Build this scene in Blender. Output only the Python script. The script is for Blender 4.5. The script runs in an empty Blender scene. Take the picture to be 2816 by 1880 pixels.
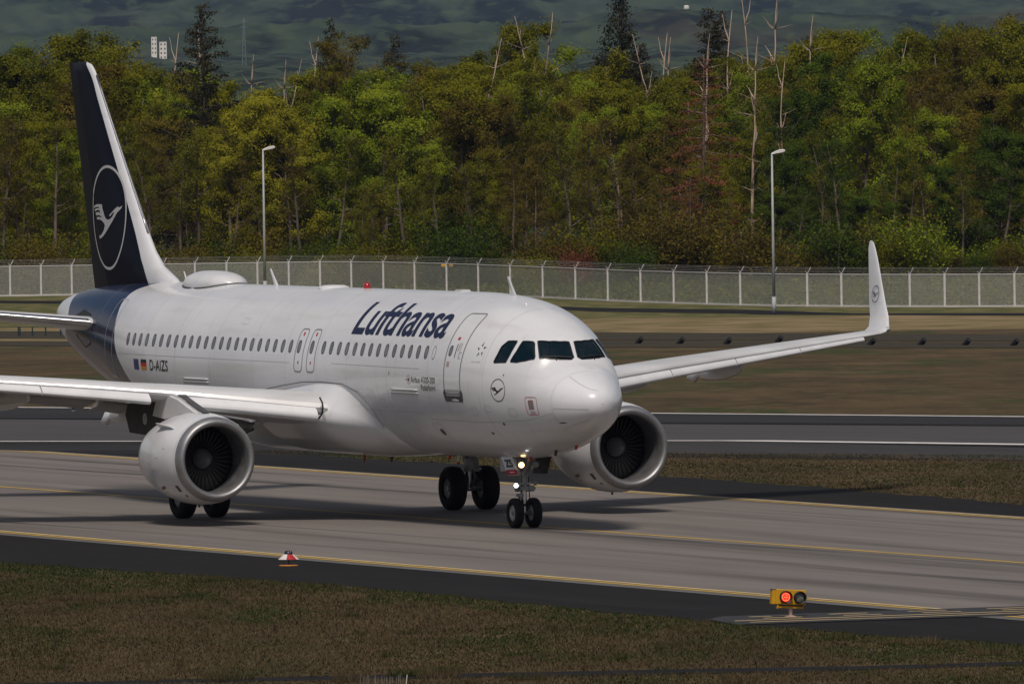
import bpy, bmesh, math, random
import numpy as np
from mathutils import Vector, Matrix
from mathutils.geometry import delaunay_2d_cdt
S = bpy.context.scene
COL = S.collection
rad = math.radians
# ------------------------------------------------------------------ camera, world, sun, exposure
CAM = np.array([302.287, -130.204, 12.730]); YAW, PITCH, ROLL = 2.741631, -0.0240904, -0.0151306
FPX = 36464.0                                   # focal length in pixels of a 2816 px wide frame
fw = np.array([math.cos(YAW)*math.cos(PITCH), math.sin(YAW)*math.cos(PITCH), math.sin(PITCH)])
rt = np.cross(fw, [0, 0, 1.0]); rt /= np.linalg.norm(rt); up = np.cross(rt, fw)
RT = rt*math.cos(ROLL)+up*math.sin(ROLL); UP = up*math.cos(ROLL)-rt*math.sin(ROLL)
cd = bpy.data.cameras.new('camera'); cam = bpy.data.objects.new('camera', cd); COL.objects.link(cam)
cam.matrix_world = Matrix(((RT[0], UP[0], -fw[0], CAM[0]), (RT[1], UP[1], -fw[1], CAM[1]), (RT[2], UP[2], -fw[2], CAM[2]), (0, 0, 0, 1)))
cd.sensor_width = 36; cd.lens = FPX/2816*36; cd.clip_start = 1; cd.clip_end = 40000
S.camera = cam
SUN_EL, SUN_AZ = 56.0, -30.0     # direction towards the sun, azimuth from +X
W = bpy.data.worlds.new('World'); S.world = W; W.use_nodes = True
wn = W.node_tree.nodes; wl = W.node_tree.links
sky = wn.new('ShaderNodeTexSky'); sky.sky_type = 'NISHITA'; sky.sun_disc = False
sky.sun_elevation = rad(SUN_EL); sky.sun_rotation = rad(90-SUN_AZ); sky.air_density = 1.0; sky.dust_density = 1.5; sky.ozone_density = 1.5
bg = wn['Background']; bg.inputs['Strength'].default_value = 0.080
# broken cloud over the blue: soft pale masses all round the sky
wtc = wn.new('ShaderNodeTexCoord'); wmp = wn.new('ShaderNodeMapping'); wmp.inputs['Scale'].default_value = (1, 1, 2.6); wl.new(wtc.outputs['Generated'], wmp.inputs[0])
wno = wn.new('ShaderNodeTexNoise'); wno.inputs['Scale'].default_value = 2.3; wno.inputs['Detail'].default_value = 7; wl.new(wmp.outputs[0], wno.inputs[0])
wmr = wn.new('ShaderNodeMapRange'); wmr.inputs[1].default_value = .42; wmr.inputs[2].default_value = .60; wmr.inputs[4].default_value = .85; wl.new(wno.outputs[0], wmr.inputs[0])
wmx = wn.new('ShaderNodeMix'); wmx.data_type = 'RGBA'; wmx.inputs[7].default_value = (6.6, 6.5, 6.5, 1); wl.new(wmr.outputs[0], wmx.inputs[0]); wl.new(sky.outputs[0], wmx.inputs[6]); wl.new(wmx.outputs[2], bg.inputs[0])
sd = bpy.data.lights.new('sun', 'SUN'); sun = bpy.data.objects.new('sun', sd); COL.objects.link(sun)
sd.energy = 4.3; sd.angle = rad(11); sd.color = (1.0, 0.90, 0.80)
sdir = Vector((math.cos(rad(SUN_AZ))*math.cos(rad(SUN_EL)), math.sin(rad(SUN_AZ))*math.cos(rad(SUN_EL)), math.sin(rad(SUN_EL))))
sun.rotation_euler = sdir.to_track_quat('Z', 'Y').to_euler(); sun.location = (0, 0, 60)
S.render.engine = 'CYCLES'
S.view_settings.view_transform = 'Standard'; S.view_settings.look = 'None'; S.view_settings.gamma = 1; S.view_settings.exposure = -0.72
S.view_settings.use_curve_mapping = False
S.cycles.max_bounces = 8; S.cycles.volume_bounces = 1; S.cycles.transparent_max_bounces = 16
rng = np.random.default_rng(7); random.seed(7)

# ------------------------------------------------------------------ the lie of the land
H = np.array([fw[0], fw[1]])/np.hypot(fw[0], fw[1]); LAT = np.array([H[1], -H[0]])     # away from camera / to its right
KD, SL, ZE = 400.0, 0.016, -9.6                     # level to 400 m, then falling 1.6 % for 600 m, then level
def dist(x, y): return (x-CAM[0])*H[0]+(y-CAM[1])*H[1]
def land(D): return np.maximum(ZE, np.minimum(0.0, -SL*(np.asarray(D, float)-KD)))
def wxy(D, L): return CAM[0]+H[0]*D+LAT[0]*L, CAM[1]+H[1]*D+LAT[1]*L
def ray(u, v):
    d = fw*FPX+RT*(u-1408)-UP*(v-940); return d/(d[0]*H[0]+d[1]*H[1])
def ground_at(u, v):
    d = ray(u, v)
    for lo, hi, D in ((0, KD, CAM[2]/-d[2]), (KD, KD+600, (CAM[2]+SL*KD)/(-d[2]+SL*-1) if -d[2] > SL else 1e9), (KD+600, 1e6, (CAM[2]-ZE)/-d[2])):
        if lo == KD: D = (CAM[2]-SL*KD)/(-d[2]-SL) if -d[2] > SL else 1e9
        if lo-1e-6 <= D <= hi: return CAM+d*D
def col_at(u, D, v=500):                             # x, y of an image column at distance D
    p = CAM+ray(u, v)*D; return p[0], p[1]

# ------------------------------------------------------------------ materials
def nodes(m): return m.node_tree.nodes, m.node_tree.links
def math_(n, l, op, a, b=None, c=None):
    m = n.new('ShaderNodeMath'); m.operation = op
    for i, v in enumerate((a, b, c)):
        if v is None: continue
        if isinstance(v, (int, float)): m.inputs[i].default_value = v
        else: l.new(v, m.inputs[i])
    return m.outputs[0]
def mat(name, c, rough=.5, metal=0., c2=None, scale=5., detail=4., stretch=(1, 1, 1), bump=0., bscale=None, coat=0., spec=.5, emis=None, estr=0., coord='Object', lo=.35, hi=.65):
    m = bpy.data.materials.new(name); m.use_nodes = True; n, l = nodes(m); b = n['Principled BSDF']
    b.inputs['Base Color'].default_value = (*c, 1); b.inputs['Roughness'].default_value = rough; b.inputs['Metallic'].default_value = metal
    b.inputs['Coat Weight'].default_value = coat; b.inputs['Specular IOR Level'].default_value = spec; b.inputs['Coat Roughness'].default_value = .06
    if emis: b.inputs['Emission Color'].default_value = (*emis, 1); b.inputs['Emission Strength'].default_value = estr
    if c2 or bump:
        tc = n.new('ShaderNodeTexCoord'); mp = n.new('ShaderNodeMapping'); mp.inputs['Scale'].default_value = stretch
        l.new(tc.outputs[coord], mp.inputs[0])
    if c2:
        t = n.new('ShaderNodeTexNoise'); t.inputs['Scale'].default_value = scale; t.inputs['Detail'].default_value = detail; l.new(mp.outputs[0], t.inputs[0])
        mr = n.new('ShaderNodeMapRange'); mr.inputs[1].default_value = lo; mr.inputs[2].default_value = hi; l.new(t.outputs[0], mr.inputs[0])
        mx = n.new('ShaderNodeMix'); mx.data_type = 'RGBA'; mx.inputs[6].default_value = (*c, 1); mx.inputs[7].default_value = (*c2, 1)
        l.new(mr.outputs[0], mx.inputs[0]); l.new(mx.outputs[2], b.inputs['Base Color'])
    if bump:
        t2 = n.new('ShaderNodeTexNoise'); t2.inputs['Scale'].default_value = bscale or scale*4; t2.inputs['Detail'].default_value = 3; l.new(mp.outputs[0], t2.inputs[0])
        bp = n.new('ShaderNodeBump'); bp.inputs['Strength'].default_value = bump; bp.inputs['Distance'].default_value = .02
        l.new(t2.outputs[0], bp.inputs['Height']); l.new(bp.outputs[0], b.inputs['Normal'])
    return m
def add_layer(m, c, scale, stretch, lo, hi, strength=1., rot=0., detail=3, coord='Object', voro=False):
    """mix another noise-driven colour over what the base colour already is"""
    n, l = nodes(m); b = n['Principled BSDF']; inp = b.inputs['Base Color']
    tc = n.new('ShaderNodeTexCoord'); mp0 = n.new('ShaderNodeMapping'); mp0.inputs['Rotation'].default_value = (0, 0, rot)
    mp = n.new('ShaderNodeMapping'); mp.inputs['Scale'].default_value = stretch
    l.new(tc.outputs[coord], mp0.inputs[0]); l.new(mp0.outputs[0], mp.inputs[0])
    t = n.new('ShaderNodeTexNoise'); t.inputs['Scale'].default_value = scale; t.inputs['Detail'].default_value = detail; l.new(mp.outputs[0], t.inputs[0])
    mr = n.new('ShaderNodeMapRange'); mr.inputs[1].default_value = lo; mr.inputs[2].default_value = hi; mr.inputs[4].default_value = strength; l.new(t.outputs[0], mr.inputs[0])
    mx = n.new('ShaderNodeMix'); mx.data_type = 'RGBA'
    if inp.links: l.new(inp.links[0].from_socket, mx.inputs[6])
    else: mx.inputs[6].default_value = inp.default_value[:]
    mx.inputs[7].default_value = (*c, 1); l.new(mr.outputs[0], mx.inputs[0]); l.new(mx.outputs[2], inp)
    return m
NAVY = (.005, .010, .036)
white = mat('white_paint', (.74, .75, .785), .28, 0, (.68, .69, .72), .35, 4, (1, 1, 1), coat=.5)
add_layer(white, (.46, .45, .43), 1.2, (.25, 1, 2.2), .55, .78, .40); add_layer(white, (.40, .38, .36), 2.2, (3.0, 1, .22), .60, .80, .35, detail=5)
white2 = mat('white_plain_paint', (.73, .74, .77), .3, 0, (.63, .63, .64), .8, 4, coat=.4)
add_layer(white2, (.45, .44, .43), 2.5, (.5, 1, 1), .60, .80, .5)
wingm = mat('wing_grey_paint', (.68, .69, .71), .38, 0, (.54, .54, .55), .9, 4, (1, .35, 1), coat=.2)
slatm = mat('slat_paint', (.72, .73, .755), .55, .0, (.64, .65, .67), 1.5, 4, coat=0, spec=.35)
under = mat('underwing_grey', (.42, .42, .42), .45, 0, (.30, .30, .30), 1.2, 4)
steel = mat('bare_metal', (.62, .62, .63), .27, 1, (.50, .50, .52), 2., 5)
lipm = mat('intake_lip_metal', (.38, .38, .39), .50, .85, (.30, .30, .31), 3., 5)
darkmetal = mat('dark_metal', (.035, .035, .038), .35, .8, (.02, .02, .022), 4)
blade = mat('fan_blade_metal', (.055, .053, .05), .45, .6, (.035, .034, .032), 3)
ductm = mat('intake_duct', (.24, .24, .25), .35, .5, (.15, .15, .155), 5)
gearm = mat('gear_metal', (.33, .33, .34), .4, .5, (.17, .17, .17), 6)
gearw = mat('gear_white', (.52, .52, .51), .4, 0, (.30, .30, .29), 6)
gearblack = mat('gear_dark', (.02, .02, .02), .5, .2, (.05, .05, .05), 8)
rubber = mat('tyre_rubber', (.014, .014, .014), .8, 0, (.024, .023, .022), 6, spec=.2)
hub = mat('wheel_hub', (.55, .54, .50), .45, .2, (.28, .27, .25), 9)
navym = mat('navy_lettering', (.007, .014, .055), .45, coat=0, spec=.25); blackm = mat('black_print', (.012, .012, .014), .45)
greyline = mat('grey_outline', (.20, .20, .21), .5); greylite = mat('panel_seam', (.42, .42, .43), .5); silver = mat('silver_line', (.50, .50, .52), .4, .4)
redm = mat('red_paint', (.42, .02, .02), .45); darkgrey = mat('dark_grey_panel', (.09, .09, .095), .55, 0, (.06, .06, .06), 4)
brownm = mat('heat_panel', (.035, .030, .028), .6, 0, (.06, .05, .045), 3)
seal = mat('black_seal', (.012, .012, .012), .6)
wglass = mat('cabin_window_glass', (.10, .11, .115), .15, 0, (.19, .195, .20), 1.6, coat=.4, stretch=(2.2, 1, 3))
starm1 = mat('emblem_light', (.30, .30, .31), .4, .3); starm2 = mat('emblem_dark', (.05, .05, .055), .4, .3)
def glass_mat():
    m = bpy.data.materials.new('cockpit_glass'); m.use_nodes = True; n, l = nodes(m); b = n['Principled BSDF']
    b.inputs['Base Color'].default_value = (.008, .032, .050, 1); b.inputs['Roughness'].default_value = .04; b.inputs['Coat Weight'].default_value = .3
    tr = n.new('ShaderNodeBsdfTransparent'); tr.inputs[0].default_value = (.62, .74, .78, 1); mx = n.new('ShaderNodeMixShader'); mx.inputs[0].default_value = .40
    l.new(tr.outputs[0], mx.inputs[1]); l.new(b.outputs[0], mx.inputs[2]); l.new(mx.outputs[0], n['Material Output'].inputs[0]); return m
glass = glass_mat()

def curve_mask(n, l, src, pts, ylo, yhi):
    """float curve through pts of (x, y); both axes rescaled to 0..1"""
    x0, x1 = pts[0][0], pts[-1][0]
    mr = n.new('ShaderNodeMapRange'); mr.inputs[1].default_value = x0; mr.inputs[2].default_value = x1; l.new(src, mr.inputs[0])
    fc = n.new('ShaderNodeFloatCurve'); c = fc.mapping.curves[0]
    c.points[0].location = (0, (pts[0][1]-ylo)/(yhi-ylo)); c.points[1].location = (1, (pts[-1][1]-ylo)/(yhi-ylo))
    for x, y in pts[1:-1]: c.points.new((x-x0)/(x1-x0), (y-ylo)/(yhi-ylo))
    fc.mapping.update(); l.new(mr.outputs[0], fc.inputs[1])
    o = n.new('ShaderNodeMapRange'); o.inputs[3].default_value = ylo; o.inputs[4].default_value = yhi; l.new(fc.outputs[0], o.inputs[0]); return o.outputs[0]
def livery(name, front, back=None, fin=False):
    """white paint with the navy tail: navy where s (metres aft of the nose) passes a curve over height"""
    m = white.copy(); m.name = name; n, l = nodes(m); b = n['Principled BSDF']; fin_ = 'fin' in name
    tc = n.new('ShaderNodeTexCoord'); sx = n.new('ShaderNodeSeparateXYZ'); l.new(tc.outputs['Object'], sx.inputs[0])
    s = math_(n, l, 'MULTIPLY', sx.outputs[0], -1.0); z = sx.outputs[2]
    k = math_(n, l, 'GREATER_THAN', s, curve_mask(n, l, z, front, 26, 38))
    if back: k = math_(n, l, 'MULTIPLY', k, math_(n, l, 'LESS_THAN', s, curve_mask(n, l, z, back, 26, 38)))
    mx = n.new('ShaderNodeMix'); mx.data_type = 'RGBA'; inp = b.inputs['Base Color']
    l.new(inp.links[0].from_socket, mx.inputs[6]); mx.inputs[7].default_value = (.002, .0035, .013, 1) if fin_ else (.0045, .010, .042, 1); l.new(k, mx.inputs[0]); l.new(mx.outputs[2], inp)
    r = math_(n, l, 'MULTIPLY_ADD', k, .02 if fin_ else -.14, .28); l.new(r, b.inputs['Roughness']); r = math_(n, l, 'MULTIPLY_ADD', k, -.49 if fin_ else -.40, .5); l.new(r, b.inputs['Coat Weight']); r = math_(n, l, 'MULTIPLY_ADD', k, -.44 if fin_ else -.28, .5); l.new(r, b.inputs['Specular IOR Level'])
    return m
fusm = livery('fuselage_livery', [(2.3, 27.0), (3.18, 27.9), (3.6, 28.37), (4.04, 28.88), (4.53, 29.22), (5.02, 29.54), (5.48, 29.86), (5.70, 29.82), (5.82, 29.5), (6.0, 29.3)],
              [(3.5, 36.6), (4.3, 35.6), (4.87, 34.95), (5.27, 35.18), (5.55, 35.45), (5.8, 35.6)])
finm = livery('fin_livery', [(5.2, 29.6), (5.85, 30.15), (6.5, 30.75), (7.3, 31.35), (8.2, 32.05), (9.5, 33.10), (10.8, 34.15), (11.5, 34.72), (11.9, 35.3)])

# ------------------------------------------------------------------ object helpers
def mesh(name, v, f, m=None, smooth=False, mi=None):
    me = bpy.data.meshes.new(name); me.from_pydata([tuple(map(float, p)) for p in v], [], [tuple(map(int, q)) for q in f])
    for x in (m if isinstance(m, (list, tuple)) else [m]):
        if x: me.materials.append(x)
    if mi is not None: me.polygons.foreach_set('material_index', np.asarray(mi, dtype=np.int32))
    if smooth: me.polygons.foreach_set('use_smooth', np.ones(len(me.polygons), bool))
    me.update(); return me
def obj(name, me, parent=None, loc=None, rot=None, scale=None, **props):
    o = bpy.data.objects.new(name, me); COL.objects.link(o)
    if parent: o.parent = parent
    if loc is not None: o.location = loc
    if rot is not None: o.rotation_euler = rot
    if scale is not None: o.scale = scale
    for k, v in props.items(): o[k] = v
    return o
def thing(name, label, cat, loc=(0, 0, 0), rot=(0, 0, 0), group=None):
    o = bpy.data.objects.new(name, None); COL.objects.link(o); o.empty_display_size = .3; o.location = loc; o.rotation_euler = rot
    o['label'] = label; o['category'] = cat
    if group: o['group'] = group
    return o
class MB:
    def __init__(s): s.v = []; s.f = []; s.m = []
    def add(s, v, f, m=0):
        n = len(s.v); s.v += [tuple(map(float, p)) for p in v]; s.f += [tuple(int(i)+n for i in q) for q in f]; s.m += [m]*len(f); return s
    def box(s, c, d, m=0, R=None):
        p = np.array([[x, y, z] for x in (-.5, .5) for y in (-.5, .5) for z in (-.5, .5)])*np.array(d)
        if R is not None: p = p@np.array(R).T
        return s.add(p+np.array(c), [(0, 1, 3, 2), (4, 6, 7, 5), (0, 4, 5, 1), (2, 3, 7, 6), (0, 2, 6, 4), (1, 5, 7, 3)], m)
    def tube(s, pts, r, n=8, m=0, caps=True):
        pts = np.array(pts, float); r = np.full(len(pts), r) if np.isscalar(r) else np.array(r); V = []
        ref = np.array([0, 0, 1.0]) if abs((pts[-1]-pts[0])[2]) < .9*np.linalg.norm(pts[-1]-pts[0]) else np.array([1.0, 0, 0])
        for i in range(len(pts)):
            t = pts[min(i+1, len(pts)-1)]-pts[max(i-1, 0)]; t /= np.linalg.norm(t)+1e-9
            a = np.cross(t, ref); a /= np.linalg.norm(a)+1e-9; b = np.cross(t, a)
            for k in range(n): an = 2*math.pi*k/n; V.append(pts[i]+r[i]*(a*math.cos(an)+b*math.sin(an)))
        F = [(i*n+k, i*n+(k+1) % n, (i+1)*n+(k+1) % n, (i+1)*n+k) for i in range(len(pts)-1) for k in range(n)]
        if caps: F += [tuple(range(n))[::-1], tuple((len(pts)-1)*n+k for k in range(n))]
        return s.add(V, F, m)
    def lathe(s, prof, c, axis='x', n=48, m=0, ms=None):
        """prof: (along, radius); axis x: along = +s = world -x"""
        V = []
        for a, r in prof:
            for k in range(n):
                an = 2*math.pi*k/n; cs, sn = math.cos(an)*r, math.sin(an)*r
                V.append((c[0]-a, c[1]+cs, c[2]+sn) if axis == 'x' else (c[0]+cs, c[1]+a, c[2]+sn) if axis == 'y' else (c[0]+cs, c[1]+sn, c[2]+a))
        for i in range(len(prof)-1):
            F = [(i*n+k, i*n+(k+1) % n, (i+1)*n+(k+1) % n, (i+1)*n+k) for k in range(n)]
            if i == 0: base = len(s.v); s.v += [tuple(p) for p in V]
            s.f += [tuple(q+base for q in t) for t in F]; s.m += [ms[i] if ms else m]*n
        return s
    def prism(s, poly, y0, y1, m=0):
        """polygon in (s, z) extruded across y"""
        k = len(poly); V = [(-a, y0, b) for a, b in poly]+[(-a, y1, b) for a, b in poly]
        return s.add(V, [tuple(range(k)), tuple(range(2*k-1, k-1, -1))]+[(i, i+k, (i+1) % k+k, (i+1) % k) for i in range(k)], m)
    def mesh(s, name, m, smooth=False): return mesh(name, s.v, s.f, m, smooth, s.m if isinstance(m, (list, tuple)) else None)
def recalc(me, bevel=0., seg=2, ang=40):
    bm = bmesh.new(); bm.from_mesh(me)
    bmesh.ops.recalc_face_normals(bm, faces=bm.faces)
    if bevel:
        es = [e for e in bm.edges if len(e.link_faces) == 2 and e.calc_face_angle(0) > rad(35)]
        bmesh.ops.bevel(bm, geom=es, offset=bevel, segments=seg, affect='EDGES', clamp_overlap=True)
    bm.to_mesh(me); bm.free(); me.update(); return me
def autosmooth(me, ang=35):
    me.polygons.foreach_set('use_smooth', np.ones(len(me.polygons), bool)); me.set_sharp_from_angle(angle=rad(ang)); return me

# ------------------------------------------------------------------ fuselage surface
def interp(xs, ys):
    xs = np.array(xs, float); ys = np.array(ys, float); h = np.diff(xs); d = np.diff(ys)/h; m = np.zeros_like(xs)
    for i in range(1, len(xs)-1):
        if d[i-1]*d[i] > 0: w1 = 2*h[i]+h[i-1]; w2 = h[i]+2*h[i-1]; m[i] = (w1+w2)/(w1/d[i-1]+w2/d[i])
    m[0] = d[0]; m[-1] = d[-1]
    def f(x):
        x = np.clip(x, xs[0], xs[-1]); i = np.clip(np.searchsorted(xs, x)-1, 0, len(xs)-2); t = (x-xs[i])/h[i]
        return (2*t**3-3*t*t+1)*ys[i]+(t**3-2*t*t+t)*h[i]*m[i]+(-2*t**3+3*t*t)*ys[i+1]+(t**3-t*t)*h[i]*m[i+1]
    return f
rs = lambda L: [v**.5 for v in L]
_top = interp(rs([0,.03,.1,.25,.5,.9,1.25,1.6,1.92,2.25,2.6,3,3.6,4.3,5,6,7.5,28,30,32,34,35.7,36.6,37.2]), [3.22,3.38,3.50,3.63,3.78,3.97,4.14,4.32,4.76,5.0,5.19,5.37,5.56,5.71,5.80,5.87,5.91,5.91,5.89,5.83,5.72,5.54,5.38,5.15])
_bot = interp(rs([0,.03,.1,.25,.5,.9,1.4,2,3,4,5,6.5,22.6,24.6,26.6,28.6,30.6,32.6,34.6,36.1,36.9,37.2]), [3.22,3.06,2.94,2.81,2.65,2.46,2.28,2.12,1.92,1.80,1.75,1.73,1.73,1.86,2.06,2.33,2.68,3.1,3.6,4.08,4.45,4.75])
_hw = interp(rs([0,.03,.1,.25,.5,.9,1.4,2,2.6,3.3,4,5,6,7,23.5,26,27.8,29.7,31.6,33.6,35.6,36.6,37.2]), [.0,.18,.32,.49,.69,.92,1.13,1.34,1.51,1.69,1.82,1.93,1.97,1.975,1.975,1.94,1.82,1.62,1.34,1.02,.66,.44,.22])
_zw = interp(rs([0,.5,1,2,3,4,5,6,24,27,30,34,37.2]), [3.22,3.24,3.30,3.44,3.58,3.70,3.78,3.82,3.82,3.95,4.18,4.58,4.97])
def fsec(s, ph):
    r = np.sqrt(np.clip(s, 0, 37.2)); t, b, h, w = _top(r), _bot(r), _hw(r), _zw(r); sp, cp = np.sin(ph), np.cos(ph)
    return np.stack([-np.asarray(s, float)+0*h*cp, -h*cp, w+np.where(sp > 0, t-w, w-b)*sp], -1)
def fsurf(s, ph, off=0.):
    s = np.maximum(np.asarray(s, float), 1e-4); ph = np.asarray(ph, float)+0*s; P = fsec(s, ph); e = 2e-3
    a = fsec(s+e, ph)-fsec(np.maximum(s-e, 0), ph); b = fsec(s, ph+e)-fsec(s, ph-e); N = np.cross(b, a)
    N /= np.linalg.norm(N, axis=-1, keepdims=True)+1e-12
    c = np.stack([P[..., 0]*0, P[..., 1], P[..., 2]-3.8], -1); c[..., 0] += np.where(s < 2, 1, 0)
    sg = np.sign((N*c).sum(-1, keepdims=True)); N = N*np.where(sg == 0, 1, sg)
    return P+N*off, N
def fphi(s, z):
    r = np.sqrt(np.clip(s, 0, 37.2)); t, b, w = _top(r), _bot(r), _zw(r)
    return np.arcsin(np.clip(np.where(z > w, (z-w)/(t-w), (z-w)/(w-b)), -1, 1))
def set_normals(me, N):
    me.polygons.foreach_set('use_smooth', np.ones(len(me.polygons), bool)); me.normals_split_custom_set_from_vertices([tuple(x) for x in N])
def fgrid(name, ss, nph, m, closed0=False):
    ph = np.linspace(0, 2*math.pi, nph, endpoint=False); A, B = np.meshgrid(ss, ph, indexing='ij'); P, N = fsurf(A, B)
    v = P.reshape(-1, 3); n = len(ss)
    f = [(i*nph+k, i*nph+(k+1) % nph, (i+1)*nph+(k+1) % nph, (i+1)*nph+k) for i in range(n-1) for k in range(nph)]
    me = mesh(name, v, f, m); set_normals(me, N.reshape(-1, 3)); return me
def surf_cdt(name, m, polys_in, outer=None, grid=.12, gph=.07, off=0., srange=None, holes=False, side=1):
    """triangulate in (s, phi) with constrained edges, then map on to the fuselage surface"""
    pts = []; edges = []
    for poly in polys_in:
        b = len(pts); pp = []
        for i in range(len(poly)):
            a, c = np.array(poly[i]), np.array(poly[(i+1) % len(poly)]); k = max(1, int(np.hypot((c-a)[0], (c-a)[1]*1.6)/.10))
            pp += [a+(c-a)*j/k for j in range(k)]
        pts += pp; edges += [(b+i, b+(i+1) % len(pp)) for i in range(len(pp))]
    def inside(p, poly):
        c = False; n = len(poly)
        for i in range(n):
            (x1, y1), (x2, y2) = poly[i], poly[i-1]
            if (y1 > p[1]) != (y2 > p[1]) and p[0] < (x2-x1)*(p[1]-y1)/(y2-y1)+x1: c = not c
        return c
    if holes:
        s0, s1 = srange
        for s in np.linspace(s0, s1, int((s1-s0)/grid)+1):
            for q, ph in enumerate(np.linspace(-math.pi/2, 1.5*math.pi, 97)):
                e = 0 if q in (0, 96) or s in (s0, s1) else .004; pts.append(np.array([s+random.uniform(-e, e), ph+random.uniform(-e, e)]))
    else:
        P0 = np.array(polys_in[0]); (a, b), (c, d) = P0.min(0), P0.max(0)
        for s in np.arange(a+grid/2, c, grid):
            for ph in np.arange(b+gph/2, d, gph):
                if inside((s, ph), polys_in[0]): pts.append(np.array([s, ph]))
    r = delaunay_2d_cdt([Vector(p) for p in pts], edges, [], 0, 1e-6)
    V = np.array([tuple(p) for p in r[0]]); F = []
    for t in r[2]:
        cc = V[list(t)].mean(0); ins = any(inside(cc, p) for p in polys_in)
        if ins != holes and len(t) > 2: F += [(t[0], t[i], t[i+1]) for i in range(1, len(t)-1)]
    P, N = fsurf(V[:, 0], V[:, 1], off)
    me = mesh(name, P, F, m); bm = bmesh.new(); bm.from_mesh(me); bmesh.ops.recalc_face_normals(bm, faces=bm.faces); bm.to_mesh(me); bm.free()
    k = me.polygons[0]; 
    if Vector(k.normal).dot(Vector(N[k.vertices[0]])) < 0: me.flip_normals()
    if holes is False or len(me.vertices) == len(N): set_normals(me, N)
    return me
def flat_map(bm, fn, steps_y=(), steps_x=()):
    for y in steps_y: bmesh.ops.bisect_plane(bm, geom=bm.verts[:]+bm.edges[:]+bm.faces[:], plane_co=(0, y, 0), plane_no=(0, 1, 0), dist=1e-7)
    for x in steps_x: bmesh.ops.bisect_plane(bm, geom=bm.verts[:]+bm.edges[:]+bm.faces[:], plane_co=(x, 0, 0), plane_no=(1, 0, 0), dist=1e-7)
    bmesh.ops.triangulate(bm, faces=bm.faces)
    co = np.array([v.co[:2] for v in bm.verts]); P = fn(co[:, 0], co[:, 1])
    for v, p in zip(bm.verts, P): v.co = p
def text_bm(txt, w, h, weight=0., spacing=1., box=None):
    """outline letters as a flat mesh scaled so that cap height = h and width = w, origin bottom left"""
    cu = bpy.data.curves.new('t', 'FONT'); cu.body = txt; cu.offset = weight; cu.space_character = spacing; cu.resolution_u = 5
    o = bpy.data.objects.new('t', cu); COL.objects.link(o); dg = bpy.context.evaluated_depsgraph_get(); me = bpy.data.meshes.new_from_object(o.evaluated_get(dg))
    bpy.data.objects.remove(o); bpy.data.curves.remove(cu); bm = bmesh.new(); bm.from_mesh(me); bpy.data.meshes.remove(me)
    bmesh.ops.remove_doubles(bm, verts=bm.verts, dist=1e-5)
    co = np.array([v.co[:] for v in bm.verts]); x0, x1 = co[:, 0].min(), co[:, 0].max(); y0, y1 = co[:, 1].min(), co[:, 1].max()
    for v in bm.verts: v.co = ((v.co.x-x0)/(x1-x0)*w, (v.co.y-y0)/(y1-y0)*h, 0)
    return bm
def poly_bm(poly, holes=None):
    bm = bmesh.new()
    from mathutils.geometry import tessellate_polygon
    L = [[Vector((x, y, 0)) for x, y in poly]]+[[Vector((x, y, 0)) for x, y in h] for h in (holes or [])]
    vs = [bm.verts.new(p) for q in L for p in q]
    for t in tessellate_polygon(L):
        try: bm.faces.new([vs[i] for i in t])
        except ValueError: pass
    return bm
def bm_obj(name, bm, m, parent, **k):
    me = bpy.data.meshes.new(name); bm.to_mesh(me); bm.free(); me.materials.append(m); return obj(name, me, parent, **k)
def on_side(s0, z0, off=.006, arc=None):
    """map flat (x right = forward, y up) on to the starboard side; y is height, or arc angle if arc=(phi0, phi1, h)"""
    def fn(x, y):
        s = s0-x
        ph = rad(arc[0])+(rad(arc[1])-rad(arc[0]))*y/arc[2] if arc else fphi(s, z0+y)
        return fsurf(s, ph, off)[0]
    return fn
def decal(name, bm, m, parent, s0, z0, off=.006, arc=None, hy=1., nx=0, w=1., **k):
    flat_map(bm, on_side(s0, z0, off, arc), np.arange(.06, hy, .06), np.linspace(0, w, nx+2)[1:-1] if nx else ())
    return bm_obj(name, bm, m, parent, **k)
def strip_side(name, pts, w, m, parent, off=.005, closed=True, use_phi=False, step=.06, **k):
    """ribbon along a polyline of (s, z) on the starboard side"""
    P = []; n = len(pts)
    for i in range(n if closed else n-1):
        a, b = np.array(pts[i], float), np.array(pts[(i+1) % n], float); c = max(1, int(np.linalg.norm(b-a)/step)); P += [a+(b-a)*j/c for j in range(c)]
    if not closed: P.append(np.array(pts[-1], float))
    P = np.array(P); ph = P[:, 1] if use_phi else fphi(P[:, 0], P[:, 1]); C, N = fsurf(P[:, 0], ph, off)
    T = (np.roll(C, -1, 0)-np.roll(C, 1, 0)) if closed else np.gradient(C, axis=0)
    T /= np.linalg.norm(T, axis=1, keepdims=True)+1e-9; B = np.cross(N, T)*w/2; V = np.concatenate([C-B, C+B]); n = len(C)
    F = [(i, (i+1) % n, n+(i+1) % n, n+i) for i in range(n if closed else n-1)]
    return obj(name, mesh(name, V, F, m), parent, **k)
def rrect(s0, s1, z0, z1, r, k=5):
    out = []
    for (cx, cz, a0) in ((s1-r, z1-r, 0), (s0+r, z1-r, 90), (s0+r, z0+r, 180), (s1-r, z0+r, 270)):
        out += [(cx+r*math.cos(rad(a0+90*j/k)), cz+r*math.sin(rad(a0+90*j/k))) for j in range(k+1)]
    return out

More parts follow.
